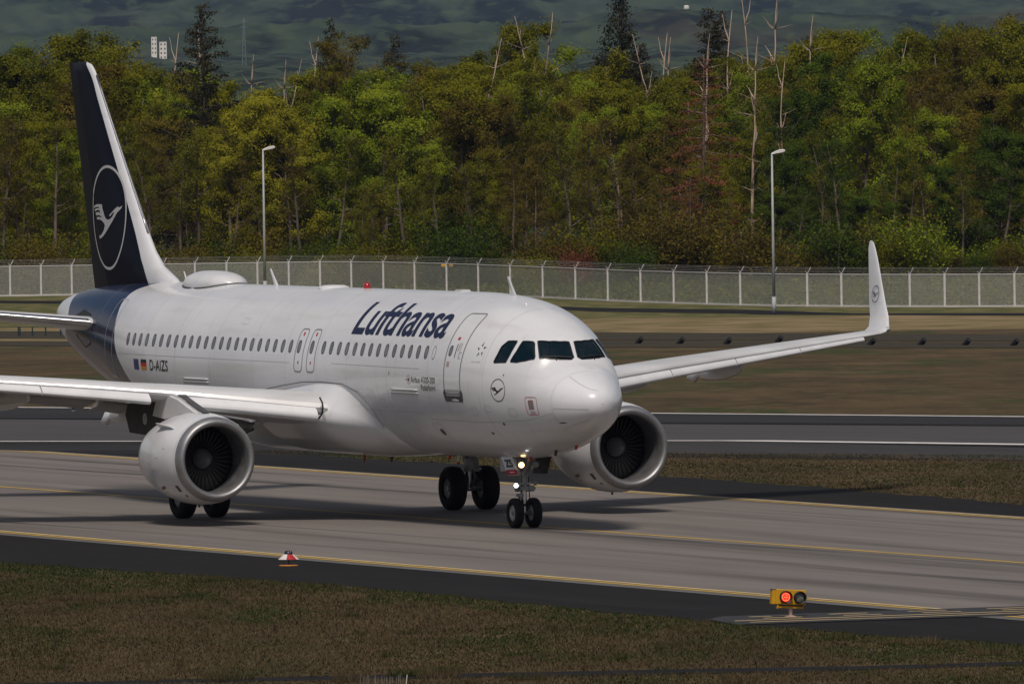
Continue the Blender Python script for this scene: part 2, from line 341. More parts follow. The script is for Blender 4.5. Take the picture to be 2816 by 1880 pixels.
# ================================================================== GROUND
ROWS = [-200, 0, 200, 240, 260, 280, 300, 320, 340, 360, 380, KD, 430, 460, 500, 600, 700, 800, 900, KD+600, 1060, 1120, 1300, 1600, 2500, 4000, 6000, 9000]
COLS = [-8000, -3000, -1000, -300, -120, -60, -30, 0, 30, 60, 120, 300, 1000, 3000, 8000]
gv = [(*wxy(D, L), float(land(D))) for D in ROWS for L in COLS]; nc = len(COLS)
gf = [(i*nc+j, (i+1)*nc+j, (i+1)*nc+j+1, i*nc+j+1) for i in range(len(ROWS)-1) for j in range(nc-1)]
dirm = math.atan2(LAT[1], LAT[0])
def ground_material():
    m = bpy.data.materials.new('meadow'); m.use_nodes = True; n, l = nodes(m); b = n['Principled BSDF']; b.inputs['Roughness'].default_value = .95; b.inputs['Specular IOR Level'].default_value = .1
    geo = n.new('ShaderNodeTexCoord'); rot = n.new('ShaderNodeMapping'); rot.inputs['Rotation'].default_value = (0, 0, -dirm); l.new(geo.outputs['Object'], rot.inputs[0])
    def noise(sc, st, det=4, dist_=0.):
        mp = n.new('ShaderNodeMapping'); mp.inputs['Scale'].default_value = st; l.new(rot.outputs[0], mp.inputs[0])
        t = n.new('ShaderNodeTexNoise'); t.inputs['Scale'].default_value = sc; t.inputs['Detail'].default_value = det; t.inputs['Distortion'].default_value = dist_; l.new(mp.outputs[0], t.inputs[0]); return t.outputs[0]
    def ramp(f, a, b_, s=1.):
        r = n.new('ShaderNodeMapRange'); r.inputs[1].default_value = a; r.inputs[2].default_value = b_; r.inputs[4].default_value = s; l.new(f, r.inputs[0]); return r.outputs[0]
    def mix(f, a, c):
        x = n.new('ShaderNodeMix'); x.data_type = 'RGBA'
        for i, q in ((6, a), (7, c)):
            if isinstance(q, tuple): x.inputs[i].default_value = (*q, 1)
            else: l.new(q, x.inputs[i])
        l.new(f, x.inputs[0]); return x.outputs[2]
    c = mix(ramp(noise(.30, (1, .22, 1)), .35, .65), (.105, .072, .038), (.060, .045, .024))
    c = mix(ramp(noise(.16, (1, .25, 1), 6, .3), .50, .68), c, (.044, .056, .020))
    c = mix(ramp(noise(.9, (1, .3, 1), 6), .52, .72, .8), c, (.130, .094, .052))
    c = mix(ramp(noise(2.6, (1, .35, 1), 5), .50, .70, .7), c, (.040, .040, .020))
    c = mix(ramp(noise(.22, (.6, .5, 1), 5), .62, .70, .6), c, (.15, .108, .062))
    # paler colour beyond the gravel bank stands for sunlit meadow past the cloud shade
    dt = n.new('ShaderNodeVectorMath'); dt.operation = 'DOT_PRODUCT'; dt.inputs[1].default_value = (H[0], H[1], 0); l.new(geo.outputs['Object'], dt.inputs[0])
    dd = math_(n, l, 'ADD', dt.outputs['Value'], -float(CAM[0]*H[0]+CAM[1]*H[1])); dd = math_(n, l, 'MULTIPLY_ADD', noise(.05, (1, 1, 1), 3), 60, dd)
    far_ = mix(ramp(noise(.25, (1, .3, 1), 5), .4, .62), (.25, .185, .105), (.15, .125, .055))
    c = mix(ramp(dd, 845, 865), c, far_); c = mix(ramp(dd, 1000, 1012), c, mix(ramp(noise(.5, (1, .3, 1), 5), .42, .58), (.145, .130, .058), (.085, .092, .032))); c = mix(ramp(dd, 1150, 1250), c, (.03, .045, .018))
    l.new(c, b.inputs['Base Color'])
    bp = n.new('ShaderNodeBump'); bp.inputs['Strength'].default_value = .8; bp.inputs['Distance'].default_value = .10; l.new(noise(6., (1, 1, 1), 5), bp.inputs['Height']); l.new(bp.outputs[0], b.inputs['Normal'])
    return m
meadow = ground_material()
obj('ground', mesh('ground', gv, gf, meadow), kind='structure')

def sheet(name, poly, m, h, kind='structure', rows=(KD, KD+600), parent=None, **k):
    """flat polygon of world (x, y) laid on the land, h above it"""
    bm = poly_bm([(p[0], p[1]) for p in poly])
    for D in rows:
        c = wxy(D, 0); bmesh.ops.bisect_plane(bm, geom=bm.verts[:]+bm.edges[:]+bm.faces[:], plane_co=(c[0], c[1], 0), plane_no=(H[0], H[1], 0), dist=1e-5)
    for v in bm.verts: v.co.z = float(land(dist(v.co.x, v.co.y)))+h
    bmesh.ops.recalc_face_normals(bm, faces=bm.faces)
    for f in bm.faces:
        if f.normal.z < 0: f.normal_flip()
    me = bpy.data.meshes.new(name); bm.to_mesh(me); bm.free(); me.materials.append(m); o = obj(name, me, parent, **k)
    if kind: o['kind'] = kind
    return o
# taxiway: the aircraft stands on its centre line (y = 0), it runs along x
concrete = mat('taxiway_concrete', (.190, .170, .156), .85, 0, (.152, .136, .125), .5, 5, (.12, 1, 1), bump=.25, bscale=9, spec=.25)
add_layer(concrete, (.085, .076, .070), .55, (.022, 1, 1), .50, .66, .8, rot=rad(1.0), detail=4)
add_layer(concrete, (.058, .054, .051), .8, (.014, 1, 1), .59, .67, .85, rot=rad(-1.5), detail=2)
add_layer(concrete, (.23, .205, .185), 3.0, (.06, 1, 1), .55, .75, .5, detail=6)
asphalt = mat('shoulder_asphalt', (.0135, .013, .013), .92, 0, (.018, .017, .017), 1.2, 5, (.2, 1, 1), bump=.3, bscale=12, spec=.1)
add_layer(asphalt, (.032, .030, .028), .5, (.05, 1, 1), .58, .75, .5)
runm = mat('runway_asphalt', (.070, .068, .068), .88, 0, (.058, .056, .056), .6, 5, (.1, 1, 1), bump=.2, bscale=10, spec=.25)
rund = mat('runway_dark_asphalt', (.020, .020, .021), .9, 0, (.028, .027, .028), .6, 5, (.1, 1, 1), bump=.2, bscale=10, spec=.2)
kerbgrey = mat('grey_edge_strip', (.13, .127, .122), .85, 0, (.10, .098, .095), 2., 4)
yellow = mat('yellow_marking', (.56, .35, .03), .7, 0, (.42, .27, .04), 3., 5, (.5, 1, 1))
paleyellow = mat('pale_yellow_marking', (.66, .50, .24), .7, 0, (.48, .36, .17), 3., 5, (.5, 1, 1))
whitemark = mat('white_marking', (.72, .70, .68), .7, 0, (.58, .56, .54), 3., 5, (.3, 1, 1))
X0, X1 = -260, 240
def strip(y0, y1, x0=X0, x1=X1): return [(x0, y0), (x1, y0), (x1, y1), (x0, y1)]
ex = np.arange(-200, 160, .5)
ey = np.interp(ex, [-200, -60, 0, 5.5, 12.5, 19.3, 25.8, 35, 45.5, 54, 59.5, 80, 160], [-19, -18.6, -18.3, -18.1, -17.5, -16.9, -16.6, -17.0, -17.4, -17.1, -16.5, -16.4, -17])+.10*np.sin(ex*.9)+.09*np.sin(ex*2.3+1)+.05*np.sin(ex*5.1)
sheet('shoulder', list(zip(ex, ey))+[(160, -11.8), (-200, -11.8)], asphalt, .004)
ey2 = np.interp(ex, [-200, -75, -55, -37, -25, -10, 20, 160], [17.5, 17.0, 17.3, 17.8, 17.4, 16.2, 15.8, 17])+.12*np.sin(ex*.7)+.1*np.sin(ex*2.1)
sheet('shoulder', [(-200, 12.5), (160, 12.5)]+list(zip(ex, ey2))[::-1], asphalt, .004)
sheet('taxiway', strip(-11.6, 12.6), concrete, .008)
tx = bpy.data.objects['taxiway']
sheet('edge_strip', strip(-12.0, -11.6), kerbgrey, .012, parent=tx, kind=None)
for y0, y1, m in ((-11.15, -10.98, paleyellow), (-11.49, -11.30, yellow), (11.80, 11.96, yellow), (12.14, 12.30, paleyellow)):
    for a, b in ((X0, 43.9), (47.9, X1)) if y0 < 0 else ((X0, X1),): sheet('edge_line', strip(y0, y1, a, b), m, .016, parent=tx, kind=None)
sheet('centre_line', strip(.38, .58), yellow, .016, parent=tx, kind=None)
# holding position marking across the taxiway on its own grey patch
patch = mat('marking_patch', (.034, .035, .040), .85, 0, (.046, .046, .050), 2., 4, spec=.2)
sheet('marking_patch', [(43.9, -16.2), (43.9, 11.7), (47.7, 11.7), (47.7, -17.6), (45.0, -17.0)], patch, .020, parent=tx, kind=None)
for x in (46.05, 46.85): sheet('holding_line', strip(-16.9, 11.6, x, x+.16), paleyellow, .024, parent=tx, kind=None)
for x in (44.55, 45.30):
    for k in range(15): sheet('holding_dash', strip(-15.9+k*1.86, -15.0+k*1.86, x, x+.16), paleyellow, .024, parent=tx, kind=None)
# narrow service path in the near meadow
sheet('service_path', [(66.2, -10), (66.0, -18), (65.3, -22.7), (64.4, -25.1), (62.8, -30.2), (61.8, -33), (59, -45), (60.2, -45), (63.2, -34), (64.7, -30.3), (66.3, -26), (66.9, -23), (67.6, -18), (67.9, -10)], asphalt, .006)
# runway beyond, from image rows
def gp(u, v): p = ground_at(u, v); return np.array([p[0], p[1]])
def extend(a, b, t0=-8, t1=8):
    d = b-a; return a+d*t0, a+d*t1
n0, n1 = extend(gp(1858, 1213), gp(2816, 1224)); f0, f1 = extend(gp(1798, 1136.5), gp(2816, 1146)); s0, s1 = extend(gp(1858, 1246), gp(2816, 1252))
d0, d1 = f0+(n0-f0)*.36, f1+(n1-f1)*.36
qd = (n1-n0)/np.linalg.norm(n1-n0); pn = np.array([-qd[1], qd[0]]); pn = pn if pn@H > 0 else -pn
sheet('runway', [n0, n1, f1, f0], runm, .006); rw = bpy.data.objects['runway']
sheet('runway_edge_band', [d0, d1, f1-pn*.5, f0-pn*.5], rund, .012, parent=rw, kind=None)
sheet('runway_edge_line', [n0-pn*.05, n1-pn*.05, n1+pn*.85, n0+pn*.85], whitemark, .016, parent=rw, kind=None)
sheet('runway_edge_line', [f0-pn*.5, f1-pn*.5, f1+pn*.35, f0+pn*.35], whitemark, .018, parent=rw, kind=None)
sheet('runway_shoulder', [s0, s1, n1, n0], rund, .005)
# far service road, gravel bands with drain pipes
def band(name, va, vb, m, h, ks=((0, 0), (2816, 0)), **k):
    P = [gp(u, v) for u, v in va]; Q = [gp(u, v) for u, v in vb]
    sheet(name, P+Q[::-1], m, h, **k)
band('far_road', [(-900, 832), (0, 834), (400, 836), (1300, 840), (1640, 857), (2050, 863), (2816, 868), (3600, 876)], [(-900, 826), (0, 827), (400, 829), (1300, 834), (1640, 847), (2050, 852), (2816, 861), (3600, 868)], asphalt, .02)
gravel = mat('gravel', (.026, .024, .020), .95, 0, (.060, .053, .043), 2.5, 8, bump=.9, bscale=6, spec=.1)
add_layer(gravel, (.070, .058, .030), .5, (.3, 2, 1), .46, .62, .85, rot=-dirm)
band('gravel_band', [(-900, 929), (0, 931), (700, 934), (1640, 935), (2816, 938), (3600, 944)], [(-900, 909), (0, 911), (700, 913), (1640, 914), (2816, 921), (3600, 927)], gravel, .02)
band('gravel_band', [(-900, 950), (0, 952), (700, 954), (1640, 955), (2816, 957), (3600, 962)], [(-900, 936), (0, 938), (700, 940), (1640, 937), (2816, 942), (3600, 948)], gravel, .02)
# ================================================================== AIRCRAFT
jet = thing('passenger_jet', 'white twin engined passenger jet with a navy tail taxiing nose to the right', 'aircraft')
# --- cockpit window outlines (s, phi) on the starboard side, mirrored for port
D2R = math.pi/180
W1 = [(2.26, 57.8), (2.063, 66.3), (1.945, 77), (1.905, 87.0), (1.77, 87.2), (1.64, 87.4), (1.585, 83), (1.648, 70.4), (1.731, 58.4), (1.856, 46.8), (2.032, 52.0)]
W2 = [(2.609, 48.0), (2.342, 53.9), (2.26, 53.5), (1.97, 43.7), (1.951, 41.0), (2.147, 33.9), (2.386, 28.2), (2.59, 26.0), (2.619, 26.7), (2.577, 37.2)]
W3 = [(3.038, 41.1), (2.764, 45.2), (2.742, 43), (2.729, 37.9), (2.728, 30.7), (2.76, 23.7), (3.167, 20.0), (3.204, 20.8), (3.157, 27.6), (3.146, 34.5)]
r_ = lambda w: [(a, b*D2R) for a, b in w]
mir = lambda w: [(a, math.pi-b) for a, b in w][::-1]
wins = [r_(W1), r_(W2), r_(W3)]; wins += [mir(w) for w in wins]
ss_nose = np.concatenate([[1e-4], (np.linspace(.02, 1, 26)**2)])
obj('radome', fgrid('radome', ss_nose, 96, fusm), jet)
obj('cockpit_section', surf_cdt('cockpit_section', fusm, wins, srange=(1.0, 4.4), grid=.085, holes=True), jet)
obj('fuselage', fgrid('fuselage', np.concatenate([np.linspace(4.4, 7, 14), np.linspace(7.6, 23, 26), np.linspace(23.6, 37.2, 44)]), 96, fusm), jet)
liner = mat('cockpit_liner', (.03, .04, .045), .8)
obj('cockpit_liner', surf_cdt('cockpit_liner', liner, wins, srange=(1.2, 4.2), grid=.12, off=-.07, holes=True), jet)
b = MB(); ph_ = np.linspace(0, 2*math.pi, 32, endpoint=False); b.add(fsurf(np.full(32, 4.1), ph_, -.12)[0], [tuple(range(32))])
fs_ = np.linspace(1.5, 4.1, 10); fl_ = fsurf(fs_, fphi(fs_, np.full(10, 3.40)), -.14)[0]; b.add(np.concatenate([fl_, (fl_*[1, -1, 1])[::-1]]), [tuple(range(20))])
b.box((-2.05, 0, 4.02), (.45, 1.5, .16)); b.box((-3.0, 0, 3.75), (.9, .35, .6))
for y in (-.55, .55): b.box((-2.6, y, 3.72), (.5, .5, .16)); b.box((-2.80, y, 4.1), (.12, .48, .7)); b.box((-2.82, y, 4.52), (.1, .24, .16))
obj('cockpit_interior', b.mesh('cockpit_interior', liner), jet)
for i, w in enumerate(wins):
    o = obj('cockpit_window', surf_cdt('cockpit_window', glass, [w], off=-.012, grid=.09, gph=.08), jet)
    P = np.array(w); 
    def rib(name, w_, off, m, par, P=P):
        Q = []; n = len(P)
        for a in range(n):
            c = max(1, int(np.hypot(P[(a+1) % n][0]-P[a][0], 1.7*(P[(a+1) % n][1]-P[a][1]))/.05)); Q += [P[a]+(P[(a+1) % n]-P[a])*j/c for j in range(c)]
        Q = np.array(Q); C, N = fsurf(Q[:, 0], Q[:, 1], off); T = np.roll(C, -1, 0)-np.roll(C, 1, 0); T /= np.linalg.norm(T, axis=1, keepdims=True)+1e-9
        B = np.cross(N, T)*w_/2; n = len(C); V = np.concatenate([C-B, C+B]); return obj(name, mesh(name, V, [(i, (i+1) % n, n+(i+1) % n, n+i) for i in range(n)], m), par)
    rib('window_frame', .035, .004, blackm if i in (0, 3) else seal, o)
# windscreen wipers
for sg in (-1, 1):
    a = fsurf(np.array([1.63, 1.72, 1.84]), np.array([84, 66, 50])*D2R if sg < 0 else math.pi-np.array([84, 66, 50])*D2R, .03)[0]
    obj('wiper', MB().tube(a, .018, 6).tube([a[1]+[.0, 0, -.03], a[1]+[.05, 0, -.10]], .015, 6).mesh('wiper', seal), jet)
# --- cabin windows
def window_mesh():
    bm = bmesh.new(); 
    return None
zc_w, hwid, hh = 4.44, .118, .168
def cabin_window(s, z=zc_w, glassy=True, nm='cabin_window', sc=1.):
    el = [(s+hwid*sc*math.copysign(abs(math.cos(a))**.75, math.cos(a)), z+hh*sc*math.copysign(abs(math.sin(a))**.8, math.sin(a))) for a in np.linspace(0, 2*math.pi, 22, endpoint=False)]
    inn = [(s-.012+(a-s)*.66, z-.008+(b_-z)*.80) for a, b_ in el]; n = len(el)
    A = fsurf(np.array([p[0] for p in el]), fphi(np.array([p[0] for p in el]), np.array([p[1] for p in el])), .004)[0]
    B = fsurf(np.array([p[0] for p in inn]), fphi(np.array([p[0] for p in inn]), np.array([p[1] for p in inn])), .007)[0]
    c = fsurf(np.array([s]), fphi(np.array([s]), np.array([z])), .006)[0]
    V = np.concatenate([A, B, B-[0, 0, 0], c]); F = [(i, (i+1) % n, n+(i+1) % n, n+i) for i in range(n)]; M = [0]*n
    F += [(2*n+i, 2*n+(i+1) % n, 3*n) for i in range(n)]; M += [1]*n
    return obj(nm, mesh(nm, V, F, [greyfr, wglass if glassy else white], mi=M), jet)
greyfr = mat('window_surround_shade', (.055, .055, .058), .4)  # ring darkened, pane set off-centre: shade of the window recess put into the colour
for i in range(23): cabin_window(27.85-i*(27.85-15.95)/22)
for s in (15.36, 14.49): cabin_window(s)
for i in range(13): cabin_window(13.69-i*(13.69-6.80)/13)
cabin_window(6.80)
o = strip_side('blanked_window', [(6.31+.10*math.cos(a), 4.44+.165*math.sin(a)) for a in np.linspace(0, 2*math.pi, 18, endpoint=False)], .02, greyline, jet)
# --- overwing exits
for s in (15.28, 14.43):
    e = strip_side('overwing_exit', rrect(s-.27, s+.27, 3.80, 4.89, .14), .035, greyline, jet, label=None) if False else strip_side('overwing_exit', rrect(s-.27, s+.27, 3.80, 4.89, .14), .036, greyline, jet)
    decal('exit_mark', poly_bm([(0, 0), (.09, 0), (.09, .09), (0, .09)]), redm, e, s+.045, 4.72, hy=.09)
    decal('exit_mark', poly_bm([(0, 0), (.07, 0), (.07, .07), (0, .07)]), redm, e, s+.035, 4.00, hy=.07)
# --- front passenger door
zt = 5.42
door = strip_side('passenger_door', rrect(4.63, 5.53, 3.42, 5.42, .13, 6), .042, greyline, jet)
cabin_window(5.33, 4.50, True, 'door_window', .80).parent = door
decal('door_sill', poly_bm([(0, .02), (.03, -.15), (.08, -.2), (1.02, -.2), (1.07, -.15), (1.10, .02), (1.04, .10), (.98, .10), (.95, -.02), (.9, -.05), (.2, -.05), (.15, -.02), (.12, .10), (.06, .10)]), darkgrey, door, 5.63, 3.42, hy=.1)
decal('kick_plate', poly_bm([(0, 0), (.78, 0), (.78, .06), (0, .06)]), silver, door, 5.47, 3.47, hy=.06)
decal('door_handle', poly_bm([(0, 0), (.03, 0), (.03, .34), (0, .34)]), blackm, door, 5.06, 4.33, hy=.34)
decal('door_mark', poly_bm([(0, 0), (.12, 0), (.12, .07), (0, .07)]), redm, door, 5.18, 4.77, hy=.07)
for x in (0, .10): decal('placard', poly_bm([(0, 0), (.03, .20), (.07, .20), (.04, 0)]), greylite, door, 4.98-x, 4.50, hy=.2)
decal('placard', poly_bm([(0, 0), (.13, 0), (.13, .02), (.04, .02), (.04, .14), (.13, .14), (.13, .17), (0, .17)]), greylite, door, 4.86, 4.31, hy=.17)
for k in range(3): decal('placard_text', poly_bm([(0, 0), (.15, 0), (.15, .025), (0, .025)]), mat('placard_red', (.42, .25, .24), .5) if k == 0 else bpy.data.materials['placard_red'], door, 5.42, 4.20-.045*k, hy=.03)
# --- rear door in the navy tail
rd = strip_side('passenger_door', rrect(29.35, 30.08, 3.45, 5.45, .14, 6), .030, silver, jet)
decal('door_sill', poly_bm([(0, 0), (.7, 0), (.7, .05), (0, .05)]), silver, rd, 30.0, 3.38, hy=.05)
# --- small doors and panels
pk = strip_side('ground_service_panel', rrect(1.47, 1.87, 2.95, 3.39, .06, 4), .013, redm, jet)
decal('panel_hatch', poly_bm([(0, 0), (.17, 0), (.17, .21), (0, .21)]), greyline, pk, 1.76, 3.10, hy=.21, off=.006)
strip_side('hatch_border', rrect(1.59, 1.76, 3.10, 3.31, .02, 2), .012, redm, pk, off=.009)
for k in range(3): decal('placard_text', poly_bm([(0, 0), (.2, 0), (.2, .012), (0, .012)]), bpy.data.materials['placard_red'], pk, 1.76, 3.02-.024*k, hy=.012)
for sa, sb in ((9.02, 7.28), (23.38, 21.66)):
    hd = obj('cargo_door_rail', MB().tube([fsurf(np.array([s]), fphi(np.array([s]), np.array([3.48])), .02)[0][0] for s in np.linspace(sa, sb, 12)], .022, 6).tube([fsurf(np.array([s]), fphi(np.array([s]), np.array([3.40])), .02)[0][0] for s in np.linspace(sa, sb, 12)], .018, 6).mesh('cargo_door_rail', white2, True), jet)
    strip_side('rail_shade_line', [(sa+.02, 3.37), (sb-.02, 3.37)], .02, greylite, hd, closed=False)
oval = lambda s, z, a, b_, n=16: [(s+a*math.cos(t), z+b_*math.sin(t)) for t in np.linspace(0, 2*math.pi, n, endpoint=False)]
def blob(name, s, z, a, b_, m, off=.006): return decal(name, poly_bm([(a*math.cos(t), b_*math.sin(t)) for t in np.linspace(0, 2*math.pi, 16, endpoint=False)]), m, jet, s, z, off, hy=b_)
blob('drain_port', 6.78, 2.42, .12, .085, darkgrey); strip_side('drain_panel', [(6.55, 2.62), (7.1, 2.66), (6.95, 2.30), (6.45, 2.26)], .010, greylite, jet)
blob('vent_port', 3.82, 2.45, .06, .03, darkgrey); blob('pitot_base', 3.03, 2.70, .04, .035, brownm); blob('vent_port', .88, 2.76, .10, .014, blackm)
blob('static_port', 2.72, 3.93, .02, .02, blackm); blob('vent_port', 9.1, 3.88, .025, .05, greyline)
# --- seams
def ring(s, w=.012, m=greylite, a0=-80, a1=200, off=.004):
    P = [(s, rad(a)) for a in np.linspace(a0, a1, 60)]
    return strip_side('skin_seam', P, w, m, jet, off=off, closed=False, use_phi=True, step=10)
ring(1.0, .006); [ring(q_, .008, greylite) for q_ in (3.55, 6.6, 9.3, 12.0, 14.0, 16.2, 18.5, 21.2, 24.0, 26.4, 28.9, 31.2)]
for z, a, b_ in ((4.02, 7.1, 13.0), (4.02, 15.9, 28.7)): strip_side('skin_seam', [(a, z), (b_, z+.03)], .010, greylite, jet, closed=False, off=.004)
strip_side('skin_seam', [(7.0, 2.75), (4, 2.72), (2, 2.80), (1.0, 3.0)], .010, silver, jet, closed=False, off=.004)
for a, b_ in (((.15, 3.55), (.95, 3.9)), ((.12, 3.1), (.97, 3.12)), ((.3, 2.82), (.95, 2.62))): strip_side('lightning_strip', [a, b_], .010, silver, jet, closed=False, off=.006)
# --- lettering
decal('airline_name', text_bm('Lufthansa', 6.10, 1.08, .018, .96), navym, jet, 12.17, 0, .006, (28.0, 59.5, 1.08), hy=1.08, nx=8, w=6.1)
decal('registration', text_bm('D-AIZS', 1.38, .29, .012, 1.05), blackm, jet, 25.86, 3.635, hy=.285)
decal('type_name', text_bm('Airbus A320-200', 1.58, .155, .0, 1.0), blackm, jet, 7.66, 3.665, hy=.15)
decal('city_name', text_bm('Paderborn', .93, .155, .0, 1.0), blackm, jet, 7.02, 3.475, hy=.17)
tl = strip_side('type_emblem', oval(7.81, 3.735, .10, .11), .012, redm, jet); strip_side('emblem_bar', [(8.0, 3.735), (7.80, 3.735)], .012, blackm, tl, closed=False)
blob('emblem_dot', 7.80, 3.735, .035, .05, blackm).parent = tl
# flags
eu = decal('flag_of_stars', poly_bm([(0, 0), (.44, 0), (.44, .28), (0, .28)]), mat('flag_blue', (.02, .03, .16), .5), jet, 27.22, 3.64, hy=.28)
gold = mat('flag_gold', (.55, .26, .02), .5)
for k in range(12):
    a = k*math.pi/6; st = [(.015*(1 if j % 2 == 0 else .42)*math.cos(j*math.pi/5+math.pi/2), .015*(1 if j % 2 == 0 else .42)*math.sin(j*math.pi/5+math.pi/2)) for j in range(10)]
    decal('star', poly_bm(st), gold, eu, 27.0+.09*math.cos(a), 3.78+.09*math.sin(a), off=.009, hy=.02)
fl = decal('striped_flag', poly_bm([(0, 0), (.47, 0), (.47, .093), (0, .093)]), gold, jet, 26.58, 3.64, hy=.09)
decal('flag_band', poly_bm([(0, 0), (.47, 0), (.47, .093), (0, .093)]), mat('flag_red', (.50, .012, .01), .5), fl, 26.58, 3.733, hy=.09)
decal('flag_band', poly_bm([(0, 0), (.47, 0), (.47, .094), (0, .094)]), blackm, fl, 26.58, 3.826, hy=.09)
# crane emblem: outline taken in units of the ring's radius
CR = [(458,615),(445,655),(400,715),(345,830),(300,905),(262,970),(215,1035),(165,1075),(150,1028),(172,1030),(195,1005),(222,960),(243,890),(228,855),(195,820),(165,808),(128,812),(122,780),(165,775),(197,785),(190,765),(165,750),(115,757),(105,718),(150,708),(180,722),(172,690),(145,678),(98,705),(90,678),(130,655),(165,660),(160,640),(120,640),(88,660),(78,630),(125,607),(160,600),(207,605),(212,650),(225,700),(240,760),(262,800),(290,812),(320,795),(345,765),(368,712),(355,708),(312,765),(303,748),(340,705),(375,660),(408,627),(418,640),(440,630)]
CR = [((x-280)/222, (781-y)/712) for x, y in CR]
def ring_bm(r, w, n=64):
    a = [(r*math.cos(2*math.pi*k/n), r*math.sin(2*math.pi*k/n)) for k in range(n)]; c = [(x*(r-w)/r, y*(r-w)/r) for x, y in a]
    bm = bmesh.new(); A = [bm.verts.new((x, y, 0)) for x, y in a]; B = [bm.verts.new((x, y, 0)) for x, y in c]
    for k in range(n): bm.faces.new([A[k], A[(k+1) % n], B[(k+1) % n], B[k]])
    return bm
em = decal('crane_emblem', ring_bm(.285, .018), blackm, jet, 2.90, 3.55, hy=.3)
for bm_ in (poly_bm([(x*.285, y*.285) for x, y in CR]),):
    for yy in np.arange(-.24, .3, .06): bmesh.ops.bisect_plane(bm_, geom=bm_.verts[:]+bm_.edges[:]+bm_.faces[:], plane_co=(0, yy, 0), plane_no=(0, 1, 0))
    decal('crane', bm_, blackm, em, 2.90, 3.55, hy=.1)
# five pointed star emblem of facets with its line of lettering
sx, sz, sr = 3.87, 4.545, .20
se = None
for k in range(5):
    a = math.pi/2+k*2*math.pi/5; c0, c1 = np.array([math.cos(a), math.sin(a)]), np.array([math.cos(a+.62), math.sin(a+.62)])
    tip = c0*sr; l_ = np.array([math.cos(a+.55), math.sin(a+.55)])*sr*.56; i_ = np.array([math.cos(a-.10), math.sin(a-.10)])*sr*.42
    o = decal('emblem_facet', poly_bm([tuple(tip), tuple(l_), tuple((l_+i_)/2)]), starm1, se or jet, sx, sz, hy=.1)
    if se is None: o.name = 'star_emblem'; se = o
    decal('emblem_facet', poly_bm([tuple(tip), tuple((l_+i_)/2), tuple(i_)]), starm2, se, sx, sz, hy=.1)
decal('emblem_text', text_bm('STAR ALLIANCE', .42, .038, .0), greylite, se, 4.16, 4.225, hy=.04)

# --- wing body fairing
def fairing():
    ns, nt = 60, 30; V = []; ss = np.linspace(10.3, 22.5, ns)
    for s in ss:
        t = np.clip((s-10.3)/2.6, 0, 1); e = np.clip((22.5-s)/3.2, 0, 1); k = math.sin(min(t, 1)*math.pi/2)**.6*math.sin(min(e, 1)*math.pi/2)**.7
        zt = 2.2+(3.52-2.2)*math.sin(t*math.pi/2)**.8 if s < 14 else 3.52-.55*np.clip((s-14)/6, 0, 1)
        ztt = min(zt, 3.54); zb = 1.60; hwf = 1.975+.19*k
        for j in range(nt+1):
            a = j/nt*math.pi              # from starboard top edge under the belly to port top edge
            cx = math.cos(a); sn = math.sin(a); zmid = 3.0
            ph = fphi(np.array([s]), np.array([ztt]))[0]; start = -ph
            A = start+(math.pi-2*start)*j/nt; cp, sp = math.cos(A), math.sin(A)
            r = np.sqrt(s); b0 = _bot(r); w = _zw(r); h = _hw(r)
            base = np.array([-s, -h*cp, w-(w-b0)*sp if sp > 0 else w-sp*(1.0)]) if False else None
            yb = -h*cp; zz = w-(w-b0)*sp
            swell = k*np.clip(math.sin(j/nt*math.pi)*3.6, 0, 1)**.7
            q = 1+.0*swell
            gl_ = np.clip((s-10.9)/2.1, 0, 1); gl_ = gl_*gl_*(3-2*gl_)*np.clip((19.5-s)/3, 0, 1); yy = math.copysign(abs(cp)**.80, -cp)*(h+(.17+.72*gl_)*swell); z2 = w-(w-b0+.10*swell)*math.copysign(abs(sp)**.80, sp)
            m = min(1, swell+.0); V.append((-s, (1-m)*yb*1.002+m*yy, (1-m)*(zz)+m*z2-.002))
    F = [(i*(nt+1)+j, i*(nt+1)+j+1, (i+1)*(nt+1)+j+1, (i+1)*(nt+1)+j) for i in range(ns-1) for j in range(nt)]
    me = recalc(mesh('belly_fairing', V, F, white)); me.polygons.foreach_set('use_smooth', np.ones(len(me.polygons), bool)); return me
obj('belly_fairing', fairing(), jet)
strip_side('fairing_edge', [(13.8, 3.56), (12.3, 3.54), (11.3, 3.35), (10.75, 3.05), (10.55, 2.60), (10.72, 2.23), (11.4, 1.86)], .022, darkgrey, jet, off=.03, closed=False)
strip_side('fairing_edge', [(18.7, 3.20), (16.4, 3.42), (15.07, 3.53), (13.8, 3.56)], .020, darkgrey, jet, off=.02, closed=False)

# --- wings
def lin(xs, ys): return lambda x: float(np.interp(x, xs, ys))
LEs = lin([0, 17.0], [11.02, 11.02+.56*17]); LEz = lin([0, 1.9, 2.6, 5.6, 7, 9, 16.3, 17.0], [2.85, 2.88, 2.95, 3.32, 3.46, 3.63, 4.20, 4.26])
TEs = lin([0, 6.4, 17.0], [18.3, 18.35, 22.05]); INC = lin([0, 2, 17], [3.5, 3.5, 0.8]); TH = lin([0, 2, 6.4, 17], [.152, .150, .118, .108])
def foil(t, n=18, camber=.02):
    """closed section, unit chord: upper from TE to LE then lower back; returns (x, z)"""
    x = (1-np.cos(np.linspace(0, math.pi, n)))/2; yt = 5*t*(.2969*np.sqrt(x)-.126*x-.3516*x**2+.2843*x**3-.1036*x**4); yc = camber*4*x*(1-x)*.8
    return np.concatenate([np.stack([x[::-1], (yc+yt)[::-1]], 1), np.stack([x[1:], (yc-yt)[1:]], 1)])
